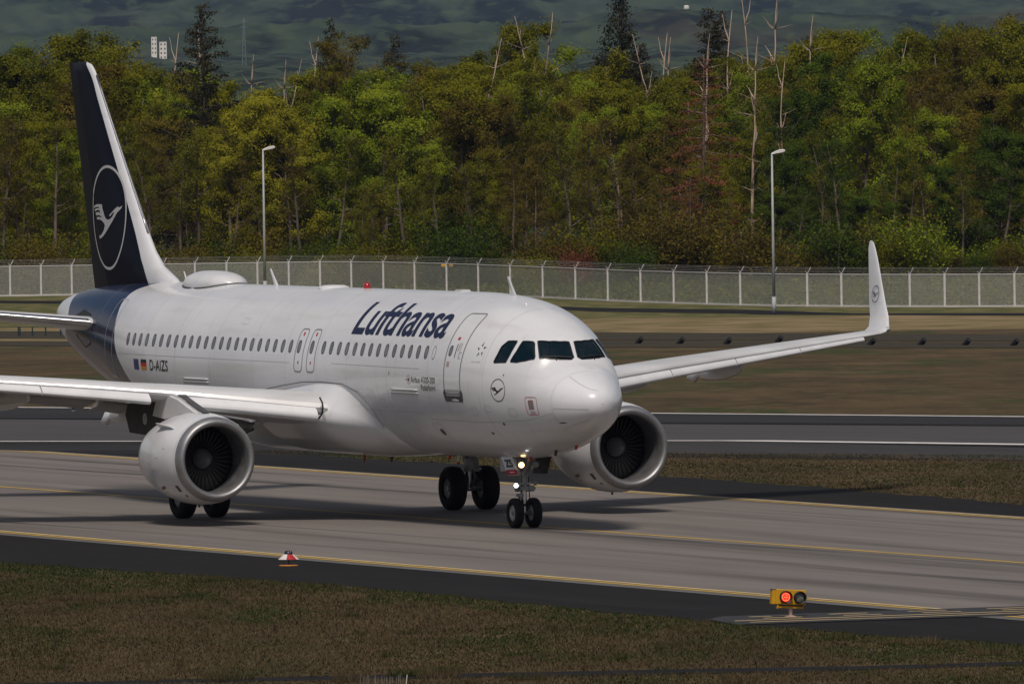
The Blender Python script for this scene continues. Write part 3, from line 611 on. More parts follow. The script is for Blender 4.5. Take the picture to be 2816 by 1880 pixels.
def place(sec, y, s0, z0, c, inc, sg, x0=0, dx=0, dz=0, rotd=0, cant=0):
    """section points to world; cant tilts the section's thickness direction for the winglet"""
    a = rad(inc); q = []
    for x, z in sec:
        X = x*c; Z = z*c; xx = X*math.cos(a)+Z*math.sin(a); zz = -X*math.sin(a)+Z*math.cos(a)
        q.append((-(s0+xx+dx), sg*(y-zz*math.sin(rad(cant))), z0+zz*math.cos(rad(cant))+dz))
    return q
def loft(name, secs, m, caps=True, smooth=30, flip=False, closed=True):
    n = len(secs[0]); V = [p for q in secs for p in q]; F = [(i*n+k, i*n+(k+1) % n, (i+1)*n+(k+1) % n, (i+1)*n+k) for i in range(len(secs)-1) for k in range(n if closed else n-1)]
    if caps: F += [tuple(range(n)), tuple((len(secs)-1)*n+k for k in range(n))]
    me = recalc(mesh(name, V, F, m)); autosmooth(me, smooth); return me
def wing(sg):
    ys = [2.35, 2.8, 3.6, 4.6, 5.6, 6.4, 7.5, 9, 10.5, 12, 13.5, 15, 16.3, 17.0]
    w = obj('wing', loft('wing', [place(foil(TH(y)), y, LEs(y), LEz(y), TEs(y)-LEs(y), INC(y), sg) for y in ys], wingm), jet)
    # slats: front of the section, moved forward and down, nose drooped
    obj('slat_end_seal', MB().tube([(-q_[0], sg*2.58, q_[1]) for q_ in ((12.30, 3.20), (12.14, 3.08), (12.10, 2.95), (12.16, 2.80), (12.4, 2.66))], .025, 6).mesh('slat_end_seal', seal, True), w)
    def slat(y0, y1):
        secs = []
        for y in np.linspace(y0, y1, 4):
            t = TH(y); c = TEs(y)-LEs(y); f = foil(t, 26); n = len(f); up_ = [p for p in f[:26] if p[0] < .17]; lo = [p for p in f[26:] if p[0] < .05]
            loop = [tuple(p) for p in up_]+[tuple(p) for p in lo]; xe, ze_ = loop[-1]; xs_, zs_ = loop[0]
            loop += [(xe*.5+.02, ze_*.2+.0), (.06, zs_*.25), (.11, zs_*.65)]
            dr = rad(17); k = 1.04; q = [(x*k, z*k) for x, z in loop]; q = [((x-.15)*math.cos(dr)+(z)*math.sin(dr)*-1+.15, (z)*math.cos(dr)+(x-.15)*math.sin(dr)) for x, z in q]
            drop = .030 if y > 5 else .024
            secs.append(place(q, y, LEs(y), LEz(y), min(c, 4.3), INC(y), sg, dx=-.045*min(c, 4), dz=-drop*min(c, 4)+.02))
        return obj('slat', loft('slat', secs, slatm), jet)
    for a, b_ in ((2.62, 5.52), (6.38, 8.82), (8.85, 11.30), (11.33, 13.78), (13.81, 16.30)): slat(a, b_)
    # flaps: slim section behind and below the trailing edge
    for a, b_ in ((2.1, 6.3), (6.5, 13.4)):
        obj('flap', loft('flap', [place(foil(.10), y, TEs(y)-.35, LEz(y)-(TEs(y)-LEs(y))*math.sin(rad(INC(y)))-.10, .85 if y > 7 else 1.1, 14, sg) for y in np.linspace(a, b_, 3)], under), jet)
    # flap track fairings
    for y, s0, s1, r in ((5.35, 17.6, 20.7, .24), (8.7, 17.2, 21.8, .24), (12.2, 18.9, 22.6, .29)):
        c = TEs(y)-LEs(y); zt_ = LEz(y)-.08; b = MB(); n = 14; k = 14
        secs = []
        for i in range(n+1):
            t = i/n; rr = r*math.sin(math.pi*min(t*1.15+.05, 1))**.6 if t < .82 else r*(1-t)/.18*.75+.01; s = s0+(s1-s0)*t; z = LEz(y)-.20-.05*c-(t**2)*.40
            secs.append([(-s, sg*y+rr*.62*math.cos(a), z+rr*1.25*math.sin(a)) for a in np.linspace(0, 2*math.pi, k, endpoint=False)])
        obj('flap_track_fairing', loft('flap_track_fairing', secs, white2, smooth=50), jet)
    # winglet
    st = [(16.95, 4.255, 20.50, 1.52, 0), (17.25, 4.30, 20.78, 1.42, 14), (17.50, 4.42, 21.12, 1.34, 38), (17.66, 4.68, 21.50, 1.22, 62), (17.74, 5.05, 21.86, 1.08, 80), (17.82, 5.6, 22.25, .86, 83), (17.90, 6.2, 22.66, .62, 84), (17.94, 6.50, 22.90, .46, 84), (17.96, 6.64, 23.04, .30, 84), (17.97, 6.70, 23.2, .12, 84)]
    wl_ = obj('winglet', loft('winglet', [place(foil(.09, 14, .0), y, s, z, c, .5, sg, cant=ct) for y, z, s, c, ct in st], white2, smooth=50), jet)
    # emblem on the inboard face of the winglet
    def on_winglet(x, y):
        zz = 5.28+y; yy = np.interp(zz, [5.05, 5.6], [17.74, 17.82])-.062; return np.stack([-(22.45-x), sg*yy, zz], -1)
    bm_ = ring_bm(.23, .022, 40); flat_map(bm_, on_winglet); e = bm_obj('crane_emblem', bm_, navym, wl_)
    bm_ = poly_bm([(x*.23, y*.23) for x, y in CR]); flat_map(bm_, on_winglet); bm_obj('crane', bm_, navym, wl_)
    obj('navigation_light', MB().lathe([(0, .01), (.02, .05), (.12, .07), (.3, .04), (.34, .01)], (-20.95, sg*17.42, 4.36), n=12).mesh('navigation_light', mat('light_cover', (.35, .38, .40), .1), True), jet)
    return w
for sg in (-1, 1): wing(sg)

# --- engines
def engine(sg):
    y0, z0, s0 = sg*5.75, 1.72, 11.45
    pr = [(.24, 1.085), (.45, 1.125), (.8, 1.165), (1.2, 1.18), (1.7, 1.165), (2.2, 1.11), (2.7, 1.02), (3.1, .93), (3.35, .865), (3.34, .845), (3.0, .86), (2.2, .85)]
    e = obj('engine', None, jet) if False else obj('engine_nacelle', recalc(MB().lathe(pr, (-s0, y0, z0), n=72).mesh('engine_nacelle', white2, True)), jet)
    lip = [(.24, 1.085), (.14, 1.058), (.07, 1.03), (.025, .995), (.0, .955), (.012, .915), (.05, .88), (.12, .855), (.22, .84)]
    obj('intake_lip', recalc(MB().lathe(lip, (-s0, y0, z0), n=72).mesh('intake_lip', lipm, True)), e)
    duct = [(.22, .84), (.45, .83), (.8, .845), (1.02, .862), (1.5, .865)]
    obj('intake_duct', recalc(MB().lathe(duct, (-s0, y0, z0), n=72).mesh('intake_duct', ductm, True)), e)
    obj('fan_backing', MB().lathe([(1.45, .864), (1.45, .05)], (-s0, y0, z0), n=48).mesh('fan_backing', blackm), e)
    sp = obj('spinner', recalc(MB().lathe([(.62, .004), (.64, .03), (.72, .085), (.84, .16), (.96, .225), (1.08, .26), (1.3, .27)], (-s0, y0, z0), n=32).mesh('spinner', mat('spinner_grey', (.17, .17, .18), .4, .2) if 'spinner_grey' not in bpy.data.materials else bpy.data.materials['spinner_grey'], True)), e)
    bm_ = bpy.data.meshes.get('fan_blade')
    if not bm_:
        V = []; nr = 9
        for i in range(nr):
            t = i/(nr-1); r = .255+(.852-.255)*t; tw = rad(28+34*t); ch = .17+.05*math.sin(t*2.4); lean = .03*math.sin(t*math.pi)
            for j, (q, th) in enumerate(((-.5, 0), (-.2, .010), (.2, .012), (.5, 0), (.2, -.004), (-.2, -.004))):
                a, b_ = q*ch, th; V.append((-(a*math.cos(tw)-b_*math.sin(tw))+0, a*math.sin(tw)+b_*math.cos(tw)+lean, r))
        F = [(i*6+k, i*6+(k+1) % 6, (i+1)*6+(k+1) % 6, (i+1)*6+k) for i in range(nr-1) for k in range(6)]+[(0, 1, 2, 3, 4, 5), tuple((nr-1)*6+k for k in range(6))]
        bm_ = recalc(mesh('fan_blade', V, F, blade, True))
    for k in range(36): obj('fan_blade', bm_, e, loc=(-s0-1.16, y0, z0), rot=(2*math.pi*k/36, 0, 0))
    core = [(2.2, .70), (3.2, .60), (3.9, .47), (4.3, .38), (4.3, .33), (4.0, .34)]
    obj('core_nozzle', recalc(MB().lathe(core, (-s0, y0, z0-.03), n=32).lathe([(3.8, .25), (4.4, .2), (4.9, .05), (5.0, .005)], (-s0, y0, z0-.03), n=24).mesh('core_nozzle', darkmetal, True)), e)
    # pylon in two tones
    py = MB(); top = [(12.1, 2.84), (12.5, 2.95), (13.1, 3.10), (13.75, 3.27), (14.3, 3.34), (15.2, 3.30), (15.6, 2.70), (14.6, 2.62), (13.5, 2.78)]
    me = recalc(py.prism(top, y0-.19, y0+.19).mesh('pylon', white2), .09, 3); autosmooth(me, 40); p = obj('pylon', me, e)
    me = recalc(MB().prism([(12.15, 2.895), (12.6, 3.00), (13.3, 3.175), (13.9, 3.33), (13.95, 3.30), (13.3, 3.10), (12.6, 2.93)], y0-.12, y0+.12).mesh('pylon_panel', darkgrey), .03, 2); obj('pylon_panel', me, e)
    me = recalc(MB().prism([(14.5, 2.80), (15.2, 3.20), (17.3, 3.02), (17.5, 2.75), (17.2, 2.28), (16.2, 2.25), (15.2, 2.2), (14.5, 2.3)], y0-.17, y0+.17).mesh('pylon_rear', brownm), .02, 1); r = obj('pylon_rear', me, e)
    b = MB().lathe([(0, .15), (.012, .15), (.012, .001)], (0, 0, 0), 'y', n=20); b.v = [(x-16.05, y0-.172-y, z+2.66) for x, y, z in b.v]; obj('pressure_door', b.mesh('pressure_door', gearw), e)
    # strake and small markings on the cowl
    a = rad(128)
    for side in (-1, 1):
        V = []
        for t, h in ((0, 0), (.15, .10), (.8, .22), (1.0, .22), (1.05, 0)): 
            s = s0+.75+t*1.0; r = 1.16; V.append((-s, y0+side*math.cos(rad(42))*(r+h-.02), z0+math.sin(rad(42))*(r+h-.02)))
        obj('strake', MB().add(V+[(x, y+.02, z+.01) for x, y, z in V], [(0, 1, 2, 3, 4), (9, 8, 7, 6, 5), (0, 5, 6, 1), (1, 6, 7, 2), (2, 7, 8, 3), (3, 8, 9, 4)]).mesh('strake', white2), e)
    def cowl_patch(name, da, ds, w, h, m, round_=False):
        P = []; rp = interp([p[0] for p in pr[:9]], [p[1] for p in pr[:9]])
        sh = [(math.cos(t), math.sin(t)) for t in np.linspace(0, 2*math.pi, 14, endpoint=False)] if round_ else [(-1, -1), (1, -1), (1, 1), (-1, 1)]
        for a_, b2 in sh: an = rad(da)+b2*h/2/1.15; s = ds+a_*w/2; r = float(rp(s))+.006; P.append((-s0-s, y0-r*math.cos(an), z0+r*math.sin(an)))
        return obj(name, MB().add(P, [tuple(range(len(P)))]).mesh(name, m), e)
    cowl_patch('cowl_vent', -40, .55, .16, .20, darkgrey); cowl_patch('cowl_vent', -54, .50, .10, .10, darkgrey, True)
    for q in range(4): cowl_patch('cowl_mark', -37-q*1.1, 1.32+.10*q, .05, .09, mat('faded_red', (.22, .03, .03), .6) if 'faded_red' not in bpy.data.materials else bpy.data.materials['faded_red'])
    cowl_patch('cowl_mark', -47, 1.55, .25, .012, bpy.data.materials['faded_red'])
    for q, (da, ds, w_) in enumerate(((2, 1.3, .22), (-6, 1.9, .3), (8, 2.3, .15), (-14, 1.6, .2), (14, .9, .16), (-3, 2.45, .18))): cowl_patch('scuff', da, ds, w_, .006, darkgrey)
    cowl_patch('drain_mast', -88, 1.35, .06, .04, blackm)
    obj('drain_mast', MB().box((-s0-1.35, y0, z0-1.20), (.06, .03, .10)).mesh('drain_mast', blackm), e)
    # cowl split lines
    for ss_ in (.30, 1.75):
        rp = interp([p[0] for p in pr[:9]], [p[1] for p in pr[:9]]); r = float(rp(ss_))+.004
        obj('cowl_seam', MB().lathe([(ss_, r), (ss_+.010, r)], (-s0, y0, z0), n=72).mesh('cowl_seam', greylite), e)
    return e
for sg in (-1, 1): engine(sg)

# --- fin and rudder
def fin_sec(z):
    le = float(np.interp(z, [5.5, 5.9, 6.31, 6.7, 7.17, 11.56, 11.75, 11.82], [28.0, 28.5, 29.71, 30.30, 30.77, 34.56, 34.80, 35.15])); te = float(np.interp(z, [5.3, 11.82], [34.95, 36.60])); return le, te
def fin_pt(s, z, off=0.):
    le, te = fin_sec(z); c = te-le; x = min(max((s-le)/c, 0), 1); t = .10 if z > 6.5 else .10-.03*(6.5-z)
    y = 5*t*c*(.2969*math.sqrt(x)-.126*x-.3516*x*x+.2843*x**3-.1036*x**4); return (-s, -(y+off), z)
def hinge(z): le, te = fin_sec(z); return le+(te-le)*.0+ (float(np.interp(z, [5.3, 11.8], [33.35, 35.88]))-le)
def fin():
    zs = [5.2, 5.6, 5.8, 6.0, 6.15, 6.31, 6.5, 6.7, 6.9, 7.17, 8, 9, 10, 11, 11.4, 11.56, 11.68, 11.76, 11.82]; n = 14; secs = []
    for z in zs:
        le, te = fin_sec(z); h = hinge(z); L = []
        xs = [le+(h-le)*((1-math.cos(math.pi*i/(n-1)))/2) for i in range(n)]
        for s in xs[::-1]: L.append(fin_pt(s, z))
        for s in xs[1:]: p = fin_pt(s, z); L.append((p[0], -p[1], p[2]))
        if z > 11.7: L = [(x, y*(.8 if z < 11.8 else .35), zz) for x, y, zz in L]
        secs.append(L)
    f = obj('fin', loft('fin', secs, finm, smooth=60), jet)
    secs = []; df = rad(3.0)
    for z in [5.62, 6.5, 8, 9.5, 11, 11.6, 11.80]:
        le, te = fin_sec(z); h = hinge(z); L = []
        xs = [h+.02+(te-h-.02)*i/6 for i in range(7)]
        pts = [fin_pt(s, z) for s in xs[::-1]]; pts += [(p[0], -p[1], p[2]) for p in pts[::-1][1:]]
        for x, y, zz in pts: dx = -x-h; L.append((-(h+dx*math.cos(df)), (y*(.94) if zz < 11.7 else y*.5)-dx*math.sin(df)*-1, zz))
        secs.append(L)
    obj('rudder', loft('rudder', secs, finm, smooth=60), jet)
    V = []; zz = np.linspace(7.2, 11.45, 12)
    for z in zz:
        le, te = fin_sec(z); V += [(-(le-.006), -.0+.03, z), (-(le+.05), -.075, z)]
    obj('leading_edge_strip', MB().tube([(-fin_sec(z)[0]+.012, 0, z) for z in zz], .03, 8).mesh('leading_edge_strip', steel, True), jet)
    # emblem
    def on_fin(x, y):
        out = []
        for a, b_ in zip(x, y):
            s, z = 33.27-a, 7.60+b_; h = hinge(z)
            if s > h: dx = s-h; p = fin_pt(s, z); out.append((-(h+dx*math.cos(df)), p[1]*.94+dx*math.sin(df)-.012, z))
            else: p = fin_pt(s, z, .010); out.append(p)
        return np.array(out)
    bm_ = ring_bm(1.42, .075, 96); flat_map(bm_, on_fin); e = bm_obj('crane_emblem', bm_, mat('emblem_silver', (.48, .48, .49), .4), jet)
    bm_ = poly_bm([(x*1.42*.99, y*1.42) for x, y in CR]); flat_map(bm_, on_fin, np.arange(-1.3, 1.3, .1), np.arange(-1.3, 1.3, .1)); bm_obj('crane', bm_, bpy.data.materials['emblem_silver'], e)
fin()
# --- tailplane
def stab(sg):
    secs = []
    for y, le, c, z in ((.6, 31.4, 3.75, 4.72), (1.3, 31.82, 3.45, 4.80), (1.9, 32.2, 3.2, 4.87), (4, 33.5, 2.3, 5.1), (6.0, 34.72, 1.45, 5.31), (6.2, 35.1, 1.0, 5.33)):
        secs.append(place(foil(.11, 16, -.005), y, le, z, c, 0.5, sg))
    st = obj('tailplane', loft('tailplane', secs, wingm, smooth=45), jet)
    secs = []
    for y, le, c, z in ((1.32, 31.81, 3.45, 4.80), (1.92, 32.19, 3.2, 4.87), (4, 33.49, 2.3, 5.1), (6.0, 34.70, 1.45, 5.31)):
        f = [p for p in foil(.11, 30, -.005) if p[0] < .055]; f = [(x*1.01-.001, z_*1.03) for x, z_ in f]; secs.append(place(f, y, le, z, c, .5, sg))
    obj('leading_edge', loft('leading_edge', secs, steel, smooth=60), st)
for sg in (-1, 1): stab(sg)
# black plate put in for the dark hollow and reflections where the tailplane enters, and the exhaust of the tail cone
b = MB()
for sg in (-1,):
    P, N = fsurf(np.array([31.7, 32.3, 33.2, 34.0, 33.6, 32.6, 31.9]), np.array([10, 26, 30, 18, -6, -14, -6])*D2R, .012)
    b.add(P, [tuple(range(7))])
obj('tailplane_hollow_shade', b.mesh('tailplane_hollow_shade', seal), jet)
for z_ in (2.9,): strip_side('skin_lap', [(7.2, z_), (13.0, z_)], .008, greylite, jet, closed=False, off=.004, step=.4); strip_side('skin_lap', [(13.6 if z_ > 4 else 23.2, z_), (28.6, z_)], .008, greylite, jet, closed=False, off=.004, step=.4)
for a_, b2_, c_, d_ in ((8.2, 8.6, 2.45, 2.7), (9.6, 9.9, 3.0, 3.2), (23.9, 24.4, 2.7, 3.0), (2.3, 2.6, 2.9, 3.1), (3.3, 3.6, 3.0, 3.15), (4.0, 4.25, 2.9, 3.1), (19.5, 19.9, 4.95, 5.1), (25.4, 25.8, 3.1, 3.3)): strip_side('access_panel', rrect(a_, b2_, c_, d_, .03, 2), .008, greylite, jet, off=.005)
obj('tail_exhaust', MB().lathe([(0, .20), (.04, .18), (.04, .01)], (-37.17, 0, 4.95), n=20).mesh('tail_exhaust', darkmetal), jet)

# --- roof: satellite dome, blade aerials, beacon
def dome():
    n, k = 24, 24; V = []
    s0, s1 = 24.42, 27.34; prof_ = interp([0, .05, .15, .3, .5, .7, .85, .95, 1.0], [0, .14, .25, .32, .345, .34, .29, .19, 0]); wd = interp([0, .05, .2, .5, .8, .95, 1], [0, .30, .55, .63, .58, .35, 0])
    ts = (1-np.cos(np.linspace(0, math.pi, n)))/2
    for t in ts:
        for a in np.linspace(0, math.pi, k):
            y = float(wd(t))*math.cos(a)**1 if True else 0; yy = math.copysign(abs(math.cos(a))**.8, math.cos(a))*float(wd(t)); V.append((-(s0+(s1-s0)*t), yy, 5.90-.12*(yy/.72)**2+float(prof_(t))*math.sin(a)**.75))
    F = [(i*k+j, i*k+j+1, (i+1)*k+j+1, (i+1)*k+j) for i in range(n-1) for j in range(k-1)]
    d = obj('satellite_dome', autosmooth(recalc(mesh('satellite_dome', V, F, white2)), 60), jet)
    b = MB(); L = []
    for t in np.linspace(0, 2*math.pi, 48, endpoint=False):
        L.append((-(s0+s1)/2+math.copysign(abs(math.cos(t))**.75, math.cos(t))*(s1-s0)*.51, math.sin(t)*.68, 5.905-.12*math.sin(t)**2))
    b.tube(L+[L[0]], .035, 6, caps=False); obj('dome_seal', b.mesh('dome_seal', darkgrey, True), d)
dome()
def blade_aerial(s, h, c, lean, m=white2, z=5.88):
    V = []
    for t in (0, .5, 1.0):
        cc = c*(1-.62*t); x = s+lean*t
        for q, th in ((-.5, 0), (-.2, .03), (.5, .004), (.5, -.004), (-.2, -.03)): V.append((-(x+q*cc), th*(1-.5*t), z+h*t))
    F = [(i*5+k, i*5+(k+1) % 5, (i+1)*5+(k+1) % 5, (i+1)*5+k) for i in (0, 1) for k in range(5)]+[(10, 11, 12, 13, 14)]
    obj('blade_aerial', recalc(mesh('blade_aerial', V, F, m)), jet)
blade_aerial(27.95, .32, .18, .25); blade_aerial(21.55, .46, .30, .42); blade_aerial(5.5, .50, .34, .40, z=5.82)
obj('roof_antenna', MB().lathe([(0, .42), (.05, .40), (.09, .28), (.10, .001)], (-17.57, 0, 5.87), 'z', n=20).mesh('roof_antenna', white2, True), jet)
obj('roof_antenna', recalc(MB().box((-8.88, 0, 5.91), (.45, .3, .09)).mesh('roof_antenna', white2), .03), jet)
obj('anti_collision_beacon', MB().lathe([(0, .10), (.04, .10), (.10, .09), (.16, .05), (.175, .001)], (-15.28, 0, 5.90), 'z', n=16).mesh('anti_collision_beacon', mat('beacon_red', (.35, .006, .006), .15, coat=1), True), jet)
for x, h in ((4.05, .05), (4.4, .04)): obj('sensor', MB().lathe([(0, .04), (h, .03), (h+.01, .001)], (-x, -.3, 5.63), 'z', n=10).mesh('sensor', white2, True), jet)
# belly masts and drains
for s, y, z, h, m in ((9.9, .25, 1.70, .16, white2), (9.4, -.2, 1.69, .06, redm), (12.3, -.6, 1.60, .10, brownm), (4.0, -.25, 1.80, .08, redm), (2.5, -.2, 1.98, .10, blackm), (1.9, .1, 2.12, .08, redm), (14.4, -.5, 1.58, .14, redm)):
    obj('drain_mast', MB().prism([(s-.07, z+.04), (s+.07, z+.04), (s+.09, z-h), (s+.02, z-h)], y-.015, y+.015).mesh('drain_mast', m), jet)
    if h > .15: obj('drain_mast', MB().prism([(s+.0, z-h-.001), (s+.10, z-h-.001), (s+.11, z-h-.06), (s+.03, z-h-.06)], y-.016, y+.016).mesh('drain_mast', redm), jet)
# --- landing gear
def wheel(parent, c, R, wd, hubr, out):
    """tyre with hub; axle along y; out = side (+-1 in y) of the deep rim face"""
    w = wd/2; pr = [(-w*.62, hubr), (-w*.92, hubr+.03), (-w, R*.74), (-w*.93, R*.88), (-w*.72, R*.965), (-w*.4, R*.995), (-w*.38, R*.985), (-w*.34, R*.998), (-w*.06, R), (-w*.03, R*.985), (w*.03, R*.985), (w*.06, R), (w*.34, R*.998), (w*.38, R*.985), (w*.4, R*.995), (w*.72, R*.965), (w*.93, R*.88), (w, R*.74), (w*.92, hubr+.03), (w*.62, hubr)]
    t = obj('tyre', autosmooth(recalc(MB().lathe(pr, (0, 0, 0), 'y', n=44).mesh('tyre', rubber)), 50), parent, loc=c)
    h = [(-w*.62, hubr), (-w*.70, hubr*.92), (-w*.35, hubr*.80), (-w*.25, hubr*.45), (-w*.55, hubr*.34), (-w*.60, .02), (w*.60, .02), (w*.55, hubr*.34), (w*.25, hubr*.45), (w*.35, hubr*.80), (w*.70, hubr*.92), (w*.62, hubr)]
    obj('rim', autosmooth(recalc(MB().lathe(h, (0, 0, 0), 'y', n=28).mesh('rim', hub)), 40), parent, loc=c)
b = MB(); ngs = 5.07
b.tube([(-ngs-.02, 0, 2.1), (-ngs-.01, 0, 1.35)], .12, 16).tube([(-ngs, 0, 1.36), (-ngs, 0, .95)], .105, 16).tube([(-ngs, 0, 1.0), (-ngs, 0, .40)], .065, 14, m=1).tube([(-ngs, -.34, .38), (-ngs, .34, .38)], .05, 12)
b.tube([(-ngs, 0, .62), (-ngs, 0, .55)], .09, 12, m=2)
b.tube([(-ngs+.02, 0, 1.30), (-ngs+.5, 0, 1.9)], .05, 8).tube([(-ngs+.02, -.08, 1.38), (-ngs+.2, -.34, 1.95)], .035, 8).tube([(-ngs+.02, .08, 1.38), (-ngs+.2, .34, 1.95)], .035, 8)
b.box((-ngs, 0, 1.0), (.24, .30, .10)); b.tube([(-ngs, -.24, .98), (-ngs, .26, .98)], .06, 10).tube([(-ngs-.1, 0, .95), (-ngs-.32, 0, .75), (-ngs-.06, 0, .50)], .03, 8)
b.box((-ngs+.03, .16, 1.0), (.16, .14, .16)).tube([(-ngs+.11, .17, .96), (-ngs+.11, .17, 1.04)], .09, 12); b.box((-ngs, -.13, .83), (.18, .1, .08)).tube([(-ngs+.05, .10, 1.3), (-ngs+.05, .13, .7), (-ngs+.03, .05, .5)], .015, 6, m=3).tube([(-ngs+.05, -.09, 1.35), (-ngs+.06, -.11, .8), (-ngs+.02, -.05, .45)], .013, 6, m=3)
b.box((-ngs+.06, 0, 1.12), (.12, .36, .05)); b.box((-ngs+.08, -.2, .72), (.06, .16, .03))
ng = obj('nose_gear', autosmooth(b.mesh('nose_gear', [gearm, steel, gearblack, gearblack]), 40), jet)
for y in (-.25, .25): wheel(ng, (-ngs, y, .381), .381, .225, .20, -1)
warm = mat('landing_lamp_lit', (.9, .7, .4), .2, emis=(1.0, .62, .26), estr=9); cool = mat('taxi_lamp_lit', (.9, .95, 1), .2, emis=(.95, 1.0, 1.0), estr=9); housing = mat('lamp_housing', (.25, .25, .25), .4, .6)
def lamp(name, c, r, m, tilt=(1, -.36, .03), hexa=False):
    d = np.array(tilt, float); d /= np.linalg.norm(d); c = np.array(c); n = 6 if hexa else 16
    o = obj(name, MB().tube([c-d*.10, c-d*.02, c], [r*.5, r*1.08, r*1.1], n).tube([c+d*.002, c+d*.012], r*.95, n, m=1).mesh(name, [housing, m]), ng); return o
lamp('landing_lamp', (-ngs+.30, -.19, 1.60), .075, warm); lamp('landing_lamp', (-ngs+.30, .20, 1.60), .07, mat('lamp_glass_unlit', (.10, .10, .11), .08, coat=1))
lamp('taxi_lamp', (-ngs+.13, -.27, 1.08), .062, cool, hexa=True); lamp('taxi_lamp', (-ngs+.13, .25, 1.12), .05, bpy.data.materials['lamp_glass_unlit'])
# nose gear doors: the starboard one carries the letters
dq = [(5.52, 1.80), (5.10, 1.82), (4.78, 1.40), (5.18, 1.38)]
def gear_door(y, pts, tilt, m, red=True):
    V = [(-s, y*(1+tilt*(1.8-z)), z) for s, z in pts]; V2 = [(x, yy+.03*np.sign(-y), z) for x, yy, z in V]
    return V+V2
# door faces forward-outward: plate hung from the belly edge
def plate(name, P, th, m, parent=ng):
    P = np.array(P); n = np.cross(P[1]-P[0], P[3]-P[0]); n /= np.linalg.norm(n)
    k = len(P); return obj(name, MB().add(np.concatenate([P, P-n*th]), [tuple(range(k)), tuple(range(2*k-1, k-1, -1))]+[(i, i+k, (i+1) % k+k, (i+1) % k) for i in range(k)]).mesh(name, m), parent)
PL = [(-5.30, -.66, 1.80), (-4.85, -.42, 1.83), (-4.66, -.38, 1.38), (-5.14, -.62, 1.36)]
PL = [(-4.98, -.66, 1.80), (-4.80, -.44, 1.82), (-4.60, -.33, 1.36), (-4.78, -.56, 1.35)]
dr_ = plate('nose_gear_door', PL, -.03, white2)
A, B_, C_, D_ = [np.array(p) for p in PL]; nrm = np.cross(B_-A, D_-A); nrm /= np.linalg.norm(nrm); nrm = nrm if nrm[0] > 0 else -nrm
def on_plate(x, y): x = np.asarray(x)[:, None]; y = np.asarray(y)[:, None]; return (D_*(1-x)+C_*x)*(1-y)+(A*(1-x)+B_*x)*y+nrm*.036
bm_ = poly_bm([(0, 0), (1, 0), (1, .28), (0, .28)]); flat_map(bm_, on_plate); bm_obj('door_red_band', bm_, redm, dr_)
bm_ = text_bm('ZS', .66, .42, .03)
for v in bm_.verts: v.co.x += .17; v.co.y += .42
flat_map(bm_, lambda x, y: on_plate(x, y)+nrm*.004); bm_obj('door_letters', bm_, blackm, dr_)
bm_ = poly_bm([(.3, .12), (.7, .12), (.7, .17), (.3, .17)]); flat_map(bm_, lambda x, y: on_plate(x, y)+nrm*.004); bm_obj('door_mark', bm_, white2, dr_)
plate('nose_gear_door', [(-5.25, .40, 1.80), (-4.7, .62, 1.82), (-4.95, .60, 1.36), (-5.45, .42, 1.36)], .03, gearblack)
plate('nose_gear_door', [(-5.9, -.30, 1.76), (-5.9, .30, 1.76), (-6.0, .24, 1.42), (-6.0, -.24, 1.42)], .03, white2)
obj('gear_bay', MB().box((-5.2, 0, 1.83), (1.5, .7, .12)).mesh('gear_bay', gearblack), ng)
def main_gear(sg):
    s, y = 17.71, sg*3.795; b = MB()
    b.tube([(-s+.05, y-sg*.05, 3.0), (-s, y, 1.25)], .17, 18).tube([(-s, y, 1.3), (-s, y, .55)], .11, 14, m=1).tube([(-s, y-.62, .575), (-s, y+.62, .575)], .085, 12)
    b.tube([(-s, y, 1.7), (-s+.05, y-sg*1.5, 2.3)], .07, 10).tube([(-s, y, 1.35), (-s+.55, y, 2.5)], .05, 8).box((-s+.16, y, 1.18), (.2, .34, .34)).tube([(-s+.14, y, 1.15), (-s+.42, y, .86), (-s+.1, y, .6)], .045, 8)
    for k in (-1, 1): b.tube([(-s+.17, y+k*.1, 2.2), (-s+.18, y+k*.12, 1.4), (-s+.12, y+k*.14, .7)], .018, 6, m=2).box((-s+.12, y+k*.12, .78), (.1, .08, .2), m=2)
    b.tube([(-s, y-.3, .8), (-s, y+.3, .8)], .05, 8).tube([(-s+.2, y+.2, 1.05), (-s+.2, y+.36, 1.0)], .045, 8, m=1)
    g = obj('main_gear', autosmooth(b.mesh('main_gear', [gearm, steel, gearblack]), 40), jet)
    for k in (-1, 1): wheel(g, (-s, y+k*.4635, .575), .578, .43, .27, k)
    o = obj('main_gear_door', MB().prism([(17.2, 2.9), (18.1, 2.9), (18.0, 1.5), (17.4, 1.5)], y+sg*.22, y+sg*.25).mesh('main_gear_door', white2), g)
for sg in (-1, 1): main_gear(sg)
